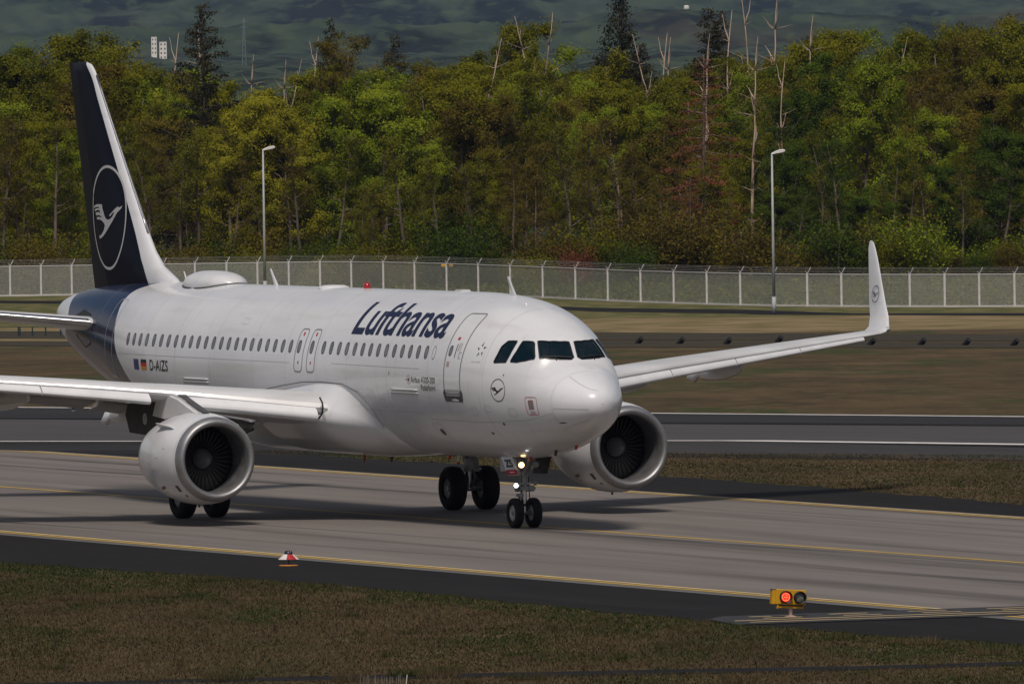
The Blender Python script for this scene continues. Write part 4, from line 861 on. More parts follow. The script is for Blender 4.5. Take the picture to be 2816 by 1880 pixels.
# pilot on the right-hand seat, seen through the windscreen
def person(loc, label, shirt):
    bm = bmesh.new(); L = bm.verts.layers.skin.verify()
    J = [((0, 0, 0), .17), ((0, 0, .25), .16), ((0, 0, .45), .20), ((0, 0, .52), .08), ((.01, 0, .60), .065), ((.02, 0, .66), .095), ((.02, 0, .76), .105), ((.0, 0, .84), .06),
         ((0, -.20, .46), .075), ((.12, -.25, .22), .055), ((.38, -.20, .20), .042), ((.46, -.19, .21), .035), ((0, .20, .46), .075), ((.12, .25, .22), .055), ((.38, .20, .20), .042), ((.46, .19, .21), .035),
         ((.20, -.10, -.02), .095), ((.48, -.11, .02), .07), ((.20, .10, -.02), .095), ((.48, .11, .02), .07), ((.55, -.11, -.35), .05), ((.55, .11, -.35), .05)]
    E = [(0, 1), (1, 2), (2, 3), (3, 4), (4, 5), (5, 6), (6, 7), (2, 8), (8, 9), (9, 10), (10, 11), (2, 12), (12, 13), (13, 14), (14, 15), (0, 16), (16, 17), (17, 20), (0, 18), (18, 19), (19, 21)]
    vs = [bm.verts.new(p) for p, r in J]
    for v, (p, r) in zip(vs, J): v[L].radius = (r, r)
    vs[0][L].use_root = True
    for a, b_ in E: bm.edges.new((vs[a], vs[b_]))
    me = bpy.data.meshes.new('p'); bm.to_mesh(me); bm.free(); o = bpy.data.objects.new('p', me); COL.objects.link(o)
    o.modifiers.new('s', 'SKIN'); ss_ = o.modifiers.new('u', 'SUBSURF'); ss_.levels = 1
    dg = bpy.context.evaluated_depsgraph_get(); m2 = bpy.data.meshes.new_from_object(o.evaluated_get(dg)); bpy.data.objects.remove(o)
    m2.name = 'person'; m2.materials.clear(); m2.materials.append(shirt); m2.materials.append(bpy.data.materials.get('skin') or mat('skin', (.42, .24, .17), .5))
    for p in m2.polygons: p.use_smooth = True; p.material_index = 1 if (p.center.z > .545 or (p.center.x > .38 and p.center.z > .12)) else 0
    r = obj('person', m2, loc=loc, label=label, category='person')
    h = MB().lathe([(.0, .112), (.05, .115), (.10, .09), (.13, .04), (.135, .001)], (-.005, 0, .74), 'z', n=16).mesh('hair', mat('hair_dark', (.03, .02, .015), .6) if 'hair_dark' not in bpy.data.materials else bpy.data.materials['hair_dark'], True); obj('hair', h, r)
    obj('sunglasses', MB().box((.118, -.035, .755), (.012, .055, .035)).box((.118, .035, .755), (.012, .055, .035)).box((.06, -.10, .76), (.12, .006, .012)).box((.06, .10, .76), (.12, .006, .012)).mesh('sunglasses', blackm), r)
    obj('nose', MB().add([(.115, -.012, .70), (.115, .012, .70), (.145, 0, .705), (.118, 0, .745)], [(0, 1, 2), (1, 3, 2), (3, 0, 2), (0, 3, 1)]).mesh('nose', bpy.data.materials['skin']), r)
    return r
person((-2.45, -.50, 3.84), 'pilot in a pale shirt and sunglasses behind the right windscreen pane', mat('shirt_pale', (.5, .55, .56), .7))
person((-2.45, .50, 3.84), 'pilot in a darker shirt in the far seat behind the left pane', mat('shirt_grey', (.22, .25, .28), .7))

# ================================================================== SMALL THINGS ON THE FIELD
# runway guard light
tocam = math.atan2(CAM[1]-(-15.1), CAM[0]-45.0)
gx, gy = 45.0, -15.1
gl = thing('runway_guard_light', 'yellow twin lamp box on a stub post, left lamp lit red, beside the taxiway', 'signal light', (gx, gy, 0), (0, 0, tocam+rad(16)))
ybox = mat('yellow_box_paint', (.62, .33, .01), .4, 0, (.52, .27, .01), 6, coat=.3)
def gbox(nm, c, d, m, R=None, bev=.006): return obj(nm, recalc(MB().box(c, d, 0, R).mesh(nm, m), bev, 1), gl)
Rt = np.array(Matrix.Rotation(rad(-3.5), 3, 'X'))
gbox('lamp_box', (0, 0, .43), (.14, .66, .32), ybox, Rt, .012); gbox('side_box', (-.06, -.36, .44), (.16, .10, .30), ybox, Rt); gbox('box_cap', (-.06, -.36, .60), (.16, .11, .015), seal, Rt)
gbox('bracket', (-.02, 0, .215), (.10, .58, .05), ybox, Rt); gbox('bracket_arm', (0, -.29, .245), (.10, .035, .10), ybox, Rt); gbox('bracket_gap', (-.03, .02, .255), (.05, .52, .03), darkgrey, Rt)
redled = mat('red_led', (.9, .1, .05), .3, emis=(1.0, .16, .07), estr=9); redlens = mat('red_lens', (.5, .02, .01), .2, emis=(1.0, .03, .01), estr=1.6)
greylens = mat('grey_lens', (.10, .11, .10), .2, 0, (.22, .23, .21), 22, coat=.5)
for i, y in enumerate((-.125, .185)):
    zc_ = .43+y*math.tan(rad(-3.5))*-1*-1
    hd = obj('hood', MB().lathe([(0, .135), (.10, .130), (.10, .122), (.0, .118), (-.005, .001)], (0, 0, 0), 'z', n=28).mesh('hood', blackm, True), gl, loc=(.072, y, zc_), rot=(0, math.pi/2, 0))
    obj('lens', MB().lathe([(.012, .098), (.03, .06), (.036, .001)], (0, 0, 0), 'z', n=24).mesh('lens', redlens if i == 0 else greylens, True), gl, loc=(.072, y, zc_), rot=(0, math.pi/2, 0))
    if i == 0:
        b = MB()
        for k in range(17): a = 2*math.pi*k/17; b.box((.106, y+.078*math.cos(a), zc_+.078*math.sin(a)), (.008, .011, .011))
        for dy, dz in ((0, 0), (.037, 0), (-.037, 0), (0, .037), (0, -.037)): b.box((.112, y+dy, zc_+dz), (.008, .011, .011))
        obj('led_dots', b.mesh('led_dots', redled), gl, kind='stuff')
post_m = mat('guard_post', (.52, .36, .30), .6, 0, (.38, .26, .22), 8)
obj('post', MB().lathe([(0, .045), (.06, .035), (.10, .045), (.16, .04), (.22, .03)], (0, .0, .01), 'z', n=14).mesh('post', post_m, True), gl)
obj('base_plate', MB().lathe([(0, .15), (.012, .15), (.04, .05)], (0, 0, .004), 'z', n=20).mesh('base_plate', post_m), gl)
bsp = mat('bird_spike', (.18, .17, .16), .5)
for k in range(12): obj('bird_spike', bpy.data.meshes.get('bird_spike') or MB().tube([(0, 0, 0), (0, 0, .17)], .0025, 4).mesh('bird_spike', bsp), gl, loc=(-.02, -.30+k*.055, .575+.0*k), rot=(0, 0, 0))
# taxiway edge marker
mk = thing('taxiway_marker', 'small cone marker striped red and white with a dark cap over an orange disc', 'marker', (12.23, -13.39, 0), (0, 0, tocam+rad(30)))
b = MB(); n = 12; z0, z1, z2 = .155, .275, .365; r0, r1, r2 = .255, .115, .075
P = lambda r, z, k: (r*math.cos(2*math.pi*k/n+.35), r*math.sin(2*math.pi*k/n+.35), z)
for k in range(n):
    nm, m = ('red_panel', redm) if (k//2) % 2 else ('white_panel', whitemark)
    obj(nm, MB().add([P(r0, z0, k), P(r0, z0, k+1), P(r1, z1, k+1), P(r1, z1, k), P(r0-.01, z0, k), P(r0-.01, z0, k+1), P(r1-.01, z1, k+1), P(r1-.01, z1, k)], [(0, 1, 2, 3), (7, 6, 5, 4), (0, 4, 5, 1)]).mesh(nm, m), mk)
obj('cap', MB().lathe([(0, r1*.93), (.06, r1*.80), (z2-z1-.01, r2), (z2-z1, .001)], (0, 0, z1), 'z', n=20).mesh('cap', mat('dark_blue_cap', (.012, .012, .035), .35), True), mk)
obj('reflector', MB().box((r2+.022, .0, .335), (.012, .02, .02)).mesh('reflector', whitemark), mk)
obj('stem', MB().tube([(0, 0, .01), (0, 0, z1)], .018, 8).mesh('stem', darkgrey), mk)
obj('base_disc', MB().lathe([(0, .23), (.012, .23), (.02, .20), (.022, .001)], (0, 0, .006), 'z', n=28).mesh('base_disc', mat('orange_disc', (.60, .22, .02), .5), True), mk)
# low pale picket barrier at the bottom of the near meadow
c = ground_at(1050, 1925); pb = thing('picket_barrier', 'low barrier of thin pale pickets with a white end post in the near meadow', 'barrier', (c[0], c[1], 0), (0, 0, math.atan2(LAT[1], LAT[0])))
pkm = mat('pale_picket', (.30, .27, .24), .8, 0, (.18, .16, .14), 5)
pme = MB().tube([(0, 0, 0), (.01, 0, .5)], .004, 5).mesh('picket', pkm)
for k in range(24): obj('picket', pme, pb, loc=(-.42+k*.035, 0, 0), rot=(random.uniform(-.05, .05), random.uniform(-.04, .12), 0), scale=(1, 1, random.uniform(.85, 1.02)))
obj('end_post', MB().tube([(0, 0, 0), (.055, 0, .48)], .009, 6).mesh('end_post', whitemark), pb, loc=(.43, 0, 0)); obj('rail', MB().tube([(-.43, 0, .10), (.43, 0, .10)], .006, 5).mesh('rail', pkm), pb)
# runway edge lamps
def edge_lamp(u, v, label, m, h=.30):
    c = ground_at(u, v); t = thing('edge_light', label, 'ground light', (c[0], c[1], c[2]))
    obj('body', MB().lathe([(0, .10), (.04, .09), (.08, .035), (h-.17, .035), (h-.16, .10)], (0, 0, 0), 'z', n=14).mesh('body', darkgrey, True), t)
    obj('globe', MB().lathe([(0, .11), (.06, .12), (.12, .10), (.16, .05), (.17, .001)], (0, 0, h-.17), 'z', n=14).mesh('globe', m, True), t)
edge_lamp(201, 1131, 'small white edge light between the meadow and the runway under the wing', whitemark)
edge_lamp(240, 1064, 'tiny orange marker in the meadow just above the near wing', mat('orange_marker', (.62, .16, .01), .5), .26)
# lamp posts
galv = mat('galvanised_pole', (.46, .47, .48), .6, .1, (.38, .39, .40), 2.); lampm = mat('lamp_head_white', (.72, .70, .69), .45)
pole_me = MB().tube([(0, 0, 0), (0, 0, 1.3)], .17, 10).tube([(0, 0, 1.3), (0, 0, 6), (0, 0, 12.0)], [.13, .10, .075], 10).mesh('pole', galv, True)
def lamp_head():
    secs = []
    for x, w, z0_, z1_ in ((-.05, .06, 12.0, 12.14), (.1, .09, 12.08, 12.22), (.3, .16, 12.12, 12.32), (.6, .20, 12.17, 12.42), (.85, .20, 12.22, 12.44), (1.0, .12, 12.28, 12.40)): secs.append([(x, -w, z0_), (x, w, z0_), (x, w, z1_-.04), (x, w*.6, z1_), (x, -w*.6, z1_), (x, -w, z1_-.04)])
    return loft('lamp_head', secs, lampm, smooth=40)
lh = lamp_head(); lens_me = MB().box((.55, 0, 12.145), (.6, .30, .02), R=None).mesh('lamp_lens', mat('lamp_lens', (.30, .22, .20), .2))
for u, D, lab in ((730, 1094, 'tall grey lamp post behind the aircraft roof, left of the two'), (2129, 1001.5, 'tall grey lamp post by the far road, right of the two')):
    x, y = col_at(u, D, 860); t = thing('street_lamp', lab, 'lamp post', (x, y, float(land(D))), (0, 0, math.atan2(LAT[1], LAT[0])), 'lamp posts by the far road')
    obj('pole', pole_me, t); obj('lamp_head', lh, t); obj('lamp_lens', lens_me, t)
# ---- perimeter fence
FU = [28.5, 113.5, 198, 282, 366, 450, 537, 624, 709, 795, 881, 967, 1055, 1141, 1229, 1316, 1404, 1493, 1583, 1672, 1762, 1853, 1944, 2036, 2128, 2220, 2314, 2407, 2502, 2598, 2693, 2790]
FU = [28.5-85*k for k in range(18, 0, -1)]+FU+[2790+97*k for k in range(1, 18)]
FD = interp([-700, 28, 870, 1100, 1492, 1762, 2221, 2790, 3600], [1118, 1112, 1112, 1103, 1073, 1050, 1026, 1014, 1008])
fx, fy = col_at(28.5, 1112., 815)
fence = thing('perimeter_fence', 'long pale grey mesh fence with concrete posts and barbed wire before the forest', 'fence', (fx, fy, ZE))
concp = mat('concrete_post', (.62, .60, .60), .85, 0, (.52, .50, .50), 2.); wirem = mat('galvanised_wire', (.50, .51, .46), .5, .0); barb = mat('barbed_wire', (.30, .29, .28), .6, .2)
FH = 2.52
post_me = recalc(MB().box((0, 0, FH/2), (.16, .16, FH)).tube([(0, 0, FH-.02), (.16, .0, FH+.26), (.30, 0, FH+.52)], .035, 5).tube([(0, 0, FH+.05), (-.13, 0, FH+.22)], .022, 4).mesh('fence_post', concp))
b = MB(); N1 = 26
for k in range(N1): z = .06+k*(FH-.08)/N1; b.add([(0, 0, z-.003), (1, 0, z-.003), (1, 0, z+.003), (0, 0, z+.003)], [(0, 1, 2, 3)])
zz = lambda t: .06+t*(FH-.08)
for k in range(-22, 48):
    for sgn in (1, -1):
        x0_, x1_ = k/48*1.0, k/48+.45; a_, c_ = (0, 1) if sgn > 0 else (1, 0); t0, t1 = 0., 1.
        if x0_ < 0: t0 = -x0_/.45
        if x1_ > 1: t1 = (1-x0_)/.45
        if t1-t0 < .02: continue
        xa, xb = x0_+.45*t0, x0_+.45*t1; za, zb = zz(a_+(c_-a_)*t0), zz(a_+(c_-a_)*t1); w = .0020
        b.add([(xa-w, .004, za), (xa+w, .004, za), (xb+w, .004, zb), (xb-w, .004, zb)], [(0, 1, 2, 3)])
panel_me = b.mesh('wire_panel', wirem)
b = MB().box((.5, 0, FH-.01), (1, .07, .07)); rail_me = b.mesh('top_rail', concp); low_me = MB().box((.5, 0, .06), (1, .10, .12)).mesh('ground_beam', concp)
bw = MB()
for h, o_ in ((FH+.14, .08), (FH+.27, .16), (FH+.40, .23), (FH+.50, .29)): bw.tube([(0, 0, h), (1, 0, h)], .012, 3)
barb_me = bw.mesh('barbed_wire', barb)
prev = None
for u in FU:
    D = float(FD(u)); x, y = col_at(u, D, 815); p = np.array([x-fx, y-fy])
    obj('fence_post', post_me, fence, loc=(p[0], p[1], 0), rot=(0, 0, math.atan2(LAT[1], LAT[0])))
    if prev is not None:
        d = p-prev; L = float(np.hypot(*d)); a = math.atan2(d[1], d[0]); lc = (prev[0], prev[1], 0)
        for nm, me in (('wire_panel', panel_me), ('top_rail', rail_me), ('ground_beam', low_me), ('barbed_wire', barb_me)): obj(nm, me, fence, loc=lc, rot=(0, 0, a), scale=(L, 1, 1))
    prev = p
ys = mat('yellow_sign', (.75, .42, .02), .5); 
for du, lab in ((-10, 'small yellow notice on the fence left of a post above the roof'), (11, 'small yellow notice on the fence right of the same post')):
    u = 1229+du; D = float(FD(1229))-.12; x, y = col_at(u, D, 730); t = obj('notice', recalc(MB().box((0, 0, 0), (.32, .02, .20)).box((0, .0, -.02), (.22, .024, .03), 1).mesh('notice', [ys, darkgrey])), loc=(x, y, ZE+FH-.16), rot=(0, 0, math.atan2(LAT[1], LAT[0])), label=lab, category='sign', group='yellow notices on the fence')
# ---- drain pipes in the gravel bank, railing at the left culvert
pipe_me = autosmooth(recalc(MB().tube([(0, 0, 0), (.28, -.25, .34)], .155, 12).mesh('drain_pipe', mat('drain_pipe_black', (.012, .012, .012), .6)))) 
PU = [(1755, 947), (1869, 948), (1998, 949), (2139, 944), (2394, 951), (2532, 951), (2654, 952), (2787, 953)]
for i, (u, v) in enumerate(PU):
    c = ground_at(u-4, v-2); nm = ['leftmost of the eight, nearest the aircraft nose', 'second from the left', 'third from the left', 'fourth, just above the far wing', 'fifth, just right of the upturned wing tip', 'sixth from the left', 'seventh from the left', 'last one near the right edge'][i]
    obj('drain_pipe', pipe_me, loc=(c[0], c[1], c[2]-.02), rot=(0, 0, math.atan2(LAT[1], LAT[0])), label='short black drain pipe in the gravel bank, '+nm, category='pipe', group='drain pipes in the gravel bank')
c0 = ground_at(-60, 925); c1 = ground_at(167, 924); rl = thing('culvert_railing', 'low dark green railing above a culvert wall behind the tailplane', 'railing', tuple(c0))
d = (c1-c0)[:2]; L = float(np.hypot(*d)); a = math.atan2(d[1], d[0]); rl.rotation_euler = (0, 0, a); rg = mat('railing_green', (.03, .05, .045), .5)
for k, t in enumerate((0, .24, .49, .51, .66, .82, 1.0)): obj('post', MB().box((t*L, 0, .35), (.07, .07, .72)).mesh('post', rg), rl)
for z in (.70, .38): obj('rail', MB().box((L/2, 0, z), (L, .03, .035)).mesh('rail', rg), rl)
obj('culvert_wall', recalc(MB().box((L/2+.5, -1.2, -.22), (L+3, .3, .50)).mesh('culvert_wall', mat('old_concrete', (.05, .05, .05), .9))), rl); obj('wall_cap', MB().box((L/2+.5, -1.2, .045), (L+3, .34, .05)).mesh('wall_cap', kerbgrey), rl)

# ================================================================== FOREST
def facecol(me, name, vals):
    a = me.attributes.new(name, 'FLOAT', 'FACE'); a.data.foreach_set('value', np.asarray(vals, dtype=np.float32))
def leaf_mat(name, c1, c2, c3, trans=.30):
    m = bpy.data.materials.new(name); m.use_nodes = True; n, l = nodes(m); b = n['Principled BSDF']; b.inputs['Roughness'].default_value = .75; b.inputs['Specular IOR Level'].default_value = .06
    at = n.new('ShaderNodeAttribute'); at.attribute_name = 'tint'; oi = n.new('ShaderNodeObjectInfo')
    c1, c2, c3 = [tuple(.82*q for q in c) for c in (c1, c2, c3)]; cr = n.new('ShaderNodeValToRGB'); cr.color_ramp.elements[0].color = (*c1, 1); cr.color_ramp.elements[1].color = (*c3, 1); e = cr.color_ramp.elements.new(.5); e.color = (*c2, 1)
    k = math_(n, l, 'MULTIPLY_ADD', oi.outputs['Random'], .34, -.17); k = math_(n, l, 'ADD', k, at.outputs['Fac']); l.new(k, cr.inputs[0]); l.new(cr.outputs[0], b.inputs['Base Color'])
    tr = n.new('ShaderNodeBsdfTranslucent'); l.new(cr.outputs[0], tr.inputs[0]); mx = n.new('ShaderNodeMixShader'); mx.inputs[0].default_value = trans
    l.new(b.outputs[0], mx.inputs[1]); l.new(tr.outputs[0], mx.inputs[2]); l.new(mx.outputs[0], n['Material Output'].inputs[0]); return m
LM = {'olive': leaf_mat('olive_leaves', (.070, .082, .006), (.165, .170, .009), (.29, .27, .014)),
      'bright': leaf_mat('bright_leaves', (.105, .145, .008), (.22, .275, .014), (.36, .42, .03)),
      'yellow': leaf_mat('yellow_green_leaves', (.19, .19, .014), (.33, .31, .02), (.46, .42, .035)),
      'brown': leaf_mat('brown_leaves', (.070, .060, .010), (.150, .118, .015), (.25, .19, .022)),
      'rust': leaf_mat('rust_needles', (.11, .040, .018), (.25, .085, .038), (.42, .16, .075)),
      'deep': leaf_mat('deep_green_leaves', (.028, .050, .006), (.068, .112, .009), (.125, .18, .016)),
      'needle': leaf_mat('dark_needles', (.016, .020, .009), (.045, .045, .020), (.11, .095, .042), .1)}
bark = mat('bark', (.10, .075, .055), .9, 0, (.17, .13, .10), 3., 5, (1, 1, .3)); barkd = mat('dark_bark', (.030, .024, .019), .9, 0, (.05, .04, .033), 3.); pale = mat('pale_dead_wood', (.62, .46, .36), .8, 0, (.22, .15, .11), 1.4, 4, (1, 1, .35)); greyw = mat('grey_dead_wood', (.20, .16, .13), .85, 0, (.12, .09, .07), 2.)
def quads(P, size, g, up_bias=.4, asp=.7, out=None):
    """leaf faces at P"""
    n = len(P); nrm = g.normal(size=(n, 3))*(.5 if out is not None else 1); nrm[:, 2] += up_bias*(.6 if out is not None else 1); nrm += out if out is not None else 0; nrm /= np.linalg.norm(nrm, axis=1, keepdims=True)
    t = np.cross(nrm, g.normal(size=(n, 3))); t /= np.linalg.norm(t, axis=1, keepdims=True)+1e-9; b_ = np.cross(nrm, t); s = (size*(.6+.8*g.random(n)))[:, None]
    V = np.stack([P-t*s*.5, P+b_*s*asp*.5, P+t*s*.5, P-b_*s*asp*.5], 1).reshape(-1, 3); F = np.arange(4*n).reshape(-1, 4); return V, F
def fast_mesh(name, V, F, m):
    me = bpy.data.meshes.new(name); me.vertices.add(len(V)); me.vertices.foreach_set('co', np.asarray(V, np.float32).ravel()); n, k = F.shape
    me.loops.add(n*k); me.loops.foreach_set('vertex_index', F.ravel().astype(np.int32)); me.polygons.add(n); me.polygons.foreach_set('loop_start', np.arange(0, n*k, k, dtype=np.int32)); me.polygons.foreach_set('loop_total', np.full(n, k, np.int32))
    me.materials.append(m); me.update(calc_edges=True); return me
def crooked(p, d, L, n, wob, g, lift=0.):
    pts = [np.array(p, float)]; d = np.array(d, float); d /= np.linalg.norm(d)
    for i in range(n): d = d+g.normal(size=3)*wob+np.array([0, 0, lift]); d /= np.linalg.norm(d); pts.append(pts[-1]+d*L/n)
    return np.array(pts)
def broadleaf(seed, Ht=18., R=4.6, base=.22, nleaf=11000, size=.30, shape=1.0, spread=.55, limb=16):
    g = np.random.default_rng(seed); b = MB(); tr = crooked((0, 0, -.3), (0, 0, 1), Ht*.92, 9, .06, g, .05); rr = np.linspace(.24, .04, len(tr))*Ht/18; b.tube(tr, rr, 7)
    tips = []
    for i in range(limb):
        h = base+(1-base)*(i+.5)/limb*.95; k = h*(len(tr)-1); j = min(int(k), len(tr)-2); p = tr[j]+(tr[j+1]-tr[j])*(k-j)
        env = R*(math.sin(math.pi*min(max((h-base*.5)/(1.06-base*.5), 0), 1)**.8))**.6*(.7+.5*g.random()); a = i*2.4+g.normal()*.4; el = .25+.75*h
        lp = crooked(p, (math.cos(a), math.sin(a), el), env*1.05, 5, .20, g, .03); b.tube(lp, np.linspace(.10*(1-h)+.04, .018, 6)*Ht/18, 5)
        for q in range(6):
            s = lp[1+q*4//6]+(lp[min(2+q*4//6, 5)]-lp[1+q*4//6])*g.random(); d = g.normal(size=3); d[2] = abs(d[2])*.6+.15; sp = crooked(s, d+np.array([math.cos(a), math.sin(a), .2])*.7, env*(.30+.25*g.random()), 3, .25, g)
            b.tube(sp, [.025, .018, .012, .006], 3); tips += [sp[1], sp[2], sp[3]]
        tips += list(lp[2:])
    tips = np.array(tips); idx = g.integers(0, len(tips), nleaf); cl = g.random(len(tips)); w = np.clip(g.normal(1, .8, len(tips)), .02, 3)*np.clip(tips[:, 2]/Ht, .25, 1)**.6; idx = g.choice(len(tips), nleaf, p=w/w.sum())
    P = tips[idx]+g.normal(size=(nleaf, 3))*np.array([spread, spread, spread*.6])*(.5+1.0*cl[idx])[:, None]; P = P[P[:, 2] > Ht*base*.35]; idx = idx[:len(P)]
    o1 = P-tips[idx]; o1 /= np.linalg.norm(o1, axis=1, keepdims=True)+1e-6; o2 = P*[1, 1, 0]; o2 = o2/(np.linalg.norm(o2, axis=1, keepdims=True)+1e-6); V, F = quads(P, size, g, .9, .7, o1*.8+o2*.5); me = (V, F, np.clip(cl[idx]*.6+g.normal(0, .09, len(P))+.18, 0, 1)); return b, me
def conifer(seed, Ht=20., R=3.0, nb=46, nleaf=9000, low=.12, dead=False, sparse=1., top_gap=0., droop=.25):
    g = np.random.default_rng(seed); b = MB(); tr = crooked((0, 0, -.3), (0, 0, 1), Ht, 8, .015, g, .2); b.tube(tr, np.linspace(.22, .02, 9), 6); P = []; T = []
    for i in range(nb):
        h = low+(1-low)*(i+.5)/nb; L = R*(1-h)**.75*(.65+.6*g.random())+.25; a = i*2.4+g.normal()*.5; k = h*8; j = min(int(k), 7); p = tr[j]+(tr[j+1]-tr[j])*(k-j)
        bp = crooked(p, (math.cos(a), math.sin(a), -droop+.35*h), L, 4, .06, g, .03); b.tube(bp, np.linspace(.05, .01, 5), 4); m_ = int(nleaf*sparse*L/(R*nb*.62)); c = g.random()
        t = g.random(m_)**.7*3.99; q = t.astype(int); pts = bp[q]+(bp[q+1]-bp[q])*(t-q)[:, None]; wdt = .10+.22*L*(1-t/4.2)[:, None]*.6+.08
        pts = pts+g.normal(size=(m_, 3))*np.concatenate([wdt, wdt, wdt*.28+.03], 1); pts[:, 2] -= np.abs(g.normal(size=m_))*.12; P.append(pts); T.append(np.full(m_, c)*.55+g.random(m_)*.4)
    P = np.concatenate(P); V, F = quads(P, .20 if not dead else .16, g, .2, .45); return b, (V, F, np.clip(np.concatenate(T), 0, 1))
def snag(seed, Ht=17., forks=3, lean=.03, bare=.55, r=.16):
    g = np.random.default_rng(seed); b = MB(); tr = crooked((0, 0, -.3), (lean, 0, 1), Ht, 16, .085, g, .10); tr = np.array([tr[0]+(tr[-1]-tr[0])*0+p-tr[0] for p in tr]); b.tube(tr, r*(1-np.linspace(0, 1, 17))**.8+.015, 6); tr = tr[np.linspace(0, 16, 11).astype(int)]
    for i in range(forks):
        k = int(10*(bare+(.9-bare)*i/max(forks-1, 1))); a = g.random()*6.28; L = Ht*.10*(.6+g.random()); b.tube(crooked(tr[k], (math.cos(a)*.5, math.sin(a)*.5, 1), L, 4, .12, g, .08), np.linspace(r*.42, .012, 5), 4)
    for i in range(forks*4+4): k = 3+int(g.random()*7); a = g.random()*6.28; b.tube(crooked(tr[k], (math.cos(a), math.sin(a), .4), .5+g.random()*1.2, 3, .2, g), [.03, .02, .012, .006], 3)
    return b
def shrub(seed, Ht=3.2, R=2.2, nleaf=3200):
    g = np.random.default_rng(seed); b = MB(); tips = []
    for i in range(11):
        a = g.random()*6.28; sp = crooked((g.normal()*.3, g.normal()*.3, -.1), (math.cos(a)*.6, math.sin(a)*.6, 1), Ht*(.6+.45*g.random()), 5, .14, g, .05); b.tube(sp, [.045, .035, .028, .02, .014, .008], 4); tips += list(sp[1:])
        for q in range(2): s2 = crooked(sp[2+q], g.normal(size=3)+np.array([0, 0, .8]), R*.5, 3, .2, g); b.tube(s2, [.02, .014, .01, .005], 3); tips += list(s2[1:])
    tips = np.array(tips); cl = g.random(len(tips)); idx = g.integers(0, len(tips), nleaf); P = tips[idx]+g.normal(size=(nleaf, 3))*.34; P[:, 2] = np.abs(P[:, 2]); V, F = quads(P, .13, g); return b, (V, F, np.clip(cl[idx]*.7+g.normal(0, .15, nleaf)+.10, 0, 1))
PROTO = {}
def proto(key, built, bark_m=None):
    b, L = built; tm = b.mesh('trunk', bark_m or bark, True); PROTO[key] = (tm, L)
BL = [proto('b%d' % i, broadleaf(100+i, Ht, R, bs, nl, sz, spread=sp)) for i, (Ht, R, bs, nl, sz, sp) in enumerate([(18, 5.0, .16, 34000, .175, .36), (18, 4.4, .20, 28000, .17, .34), (18, 5.6, .14, 38000, .18, .38), (18, 4.0, .22, 16000, .165, .32), (18, 5.0, .25, 12000, .16, .34), (18, 3.6, .2, 9500, .165, .32)])]
proto('c0', conifer(201, 20, 4.6, 84, 24000, .06, droop=.15)); proto('c1', conifer(202, 20, 2.8, 70, 14000, .15)); proto('c2', conifer(203, 20, 6.0, 26, 11000, .52, droop=-1.35, sparse=.8), barkd); proto('rust', conifer(204, 20, 4.2, 60, 13000, .08, True, .75, droop=.38))
proto('s0', shrub(301, 3.2, 2.2, 6500)); proto('s1', shrub(302, 3.8, 2.6, 7500)); proto('s2', shrub(303, 2.6, 2.4, 5000))
SN = [snag(400+i, 17, f, ln, br, r).mesh('trunk', pale, True) for i, (f, ln, br, r) in enumerate([(3, .03, .6, .16), (3, -.04, .65, .13), (6, .02, .45, .15), (4, 0, .7, .11)])]
crownc = {}
def crown_mesh(key, tint):
    k = (key, tint)
    if k not in crownc:
        V, F, T = PROTO[key][1]; me = fast_mesh('crown', V, F, LM['olive']); facecol(me, 'tint', T); crownc[k] = me
    return crownc[k]
def crown_obj(nm, key, tint, t):
    o = obj(nm, crown_mesh(key, 0), t); o.material_slots[0].link = 'OBJECT'; o.material_slots[0].material = LM[tint]; return o
DIRA = math.atan2(LAT[1], LAT[0])
proto('p0', broadleaf(120, 18, 2.3, .45, 3800, .15, spread=.30, limb=12)); proto('p1', broadleaf(121, 18, 2.8, .35, 5200, .15, spread=.32, limb=14))
def at_far(ud, D):                                      # column ud given in a 2349 px wide frame
    return col_at(ud*1.1988, D, 400)
def height_for(yd, ud, D):                              # metres above the ground there for a row yd
    hor = 62+(1408-ud*1.1988)*.01513; return CAM[2]-ZE-D*(yd*1.1988-hor)/FPX
LMK = [(95, 'left of the tail fin'), (230, 'behind the tail fin tip'), (340, 'just right of the tail fin'), (450, 'above the satellite dome'), (560, 'left of the left lamp post'), (680, 'right behind the left lamp post'), (800, 'between left lamp post and roof beacon'), (930, 'above the roof beacon'), (1060, 'above the airline name'), (1170, 'left of the front roof aerial'), (1290, 'above the cockpit windows'), (1400, 'above the radar nose'), (1500, 'right of the nose'), (1600, 'left of the rust conifer'), (1700, 'by the rust conifer'), (1800, 'behind the right lamp post'), (1900, 'right of the right lamp post'), (1990, 'left of the wing tip'), (2080, 'behind the wing tip'), (2180, 'right of the wing tip'), (2270, 'towards the right picture edge'), (2360, 'at the right picture edge'), (9999, 'off the right edge')]
def where(ud, D):
    if ud < -700: return 'furthest off the left edge'
    if ud > 3100: return 'furthest off the right edge'
    if ud < -260: return 'far off the left edge'
    if ud < 0: return 'off the left edge'
    if ud > 2620: return 'far off the right edge'
    return next(w for e_, w in LMK if ud < e_)
USED = set()
def uniq(lab, *adj):
    for a in ('',)+adj:
        q = (a+' '+lab).strip()
        if q not in USED: USED.add(q); return q
    return lab
def deep(D): return 'front row' if D < 1151 else 'second row' if D < 1170 else 'third row' if D < 1192 else 'fourth row' if D < 1220 else 'fifth row' if D < 1255 else 'rearmost row'
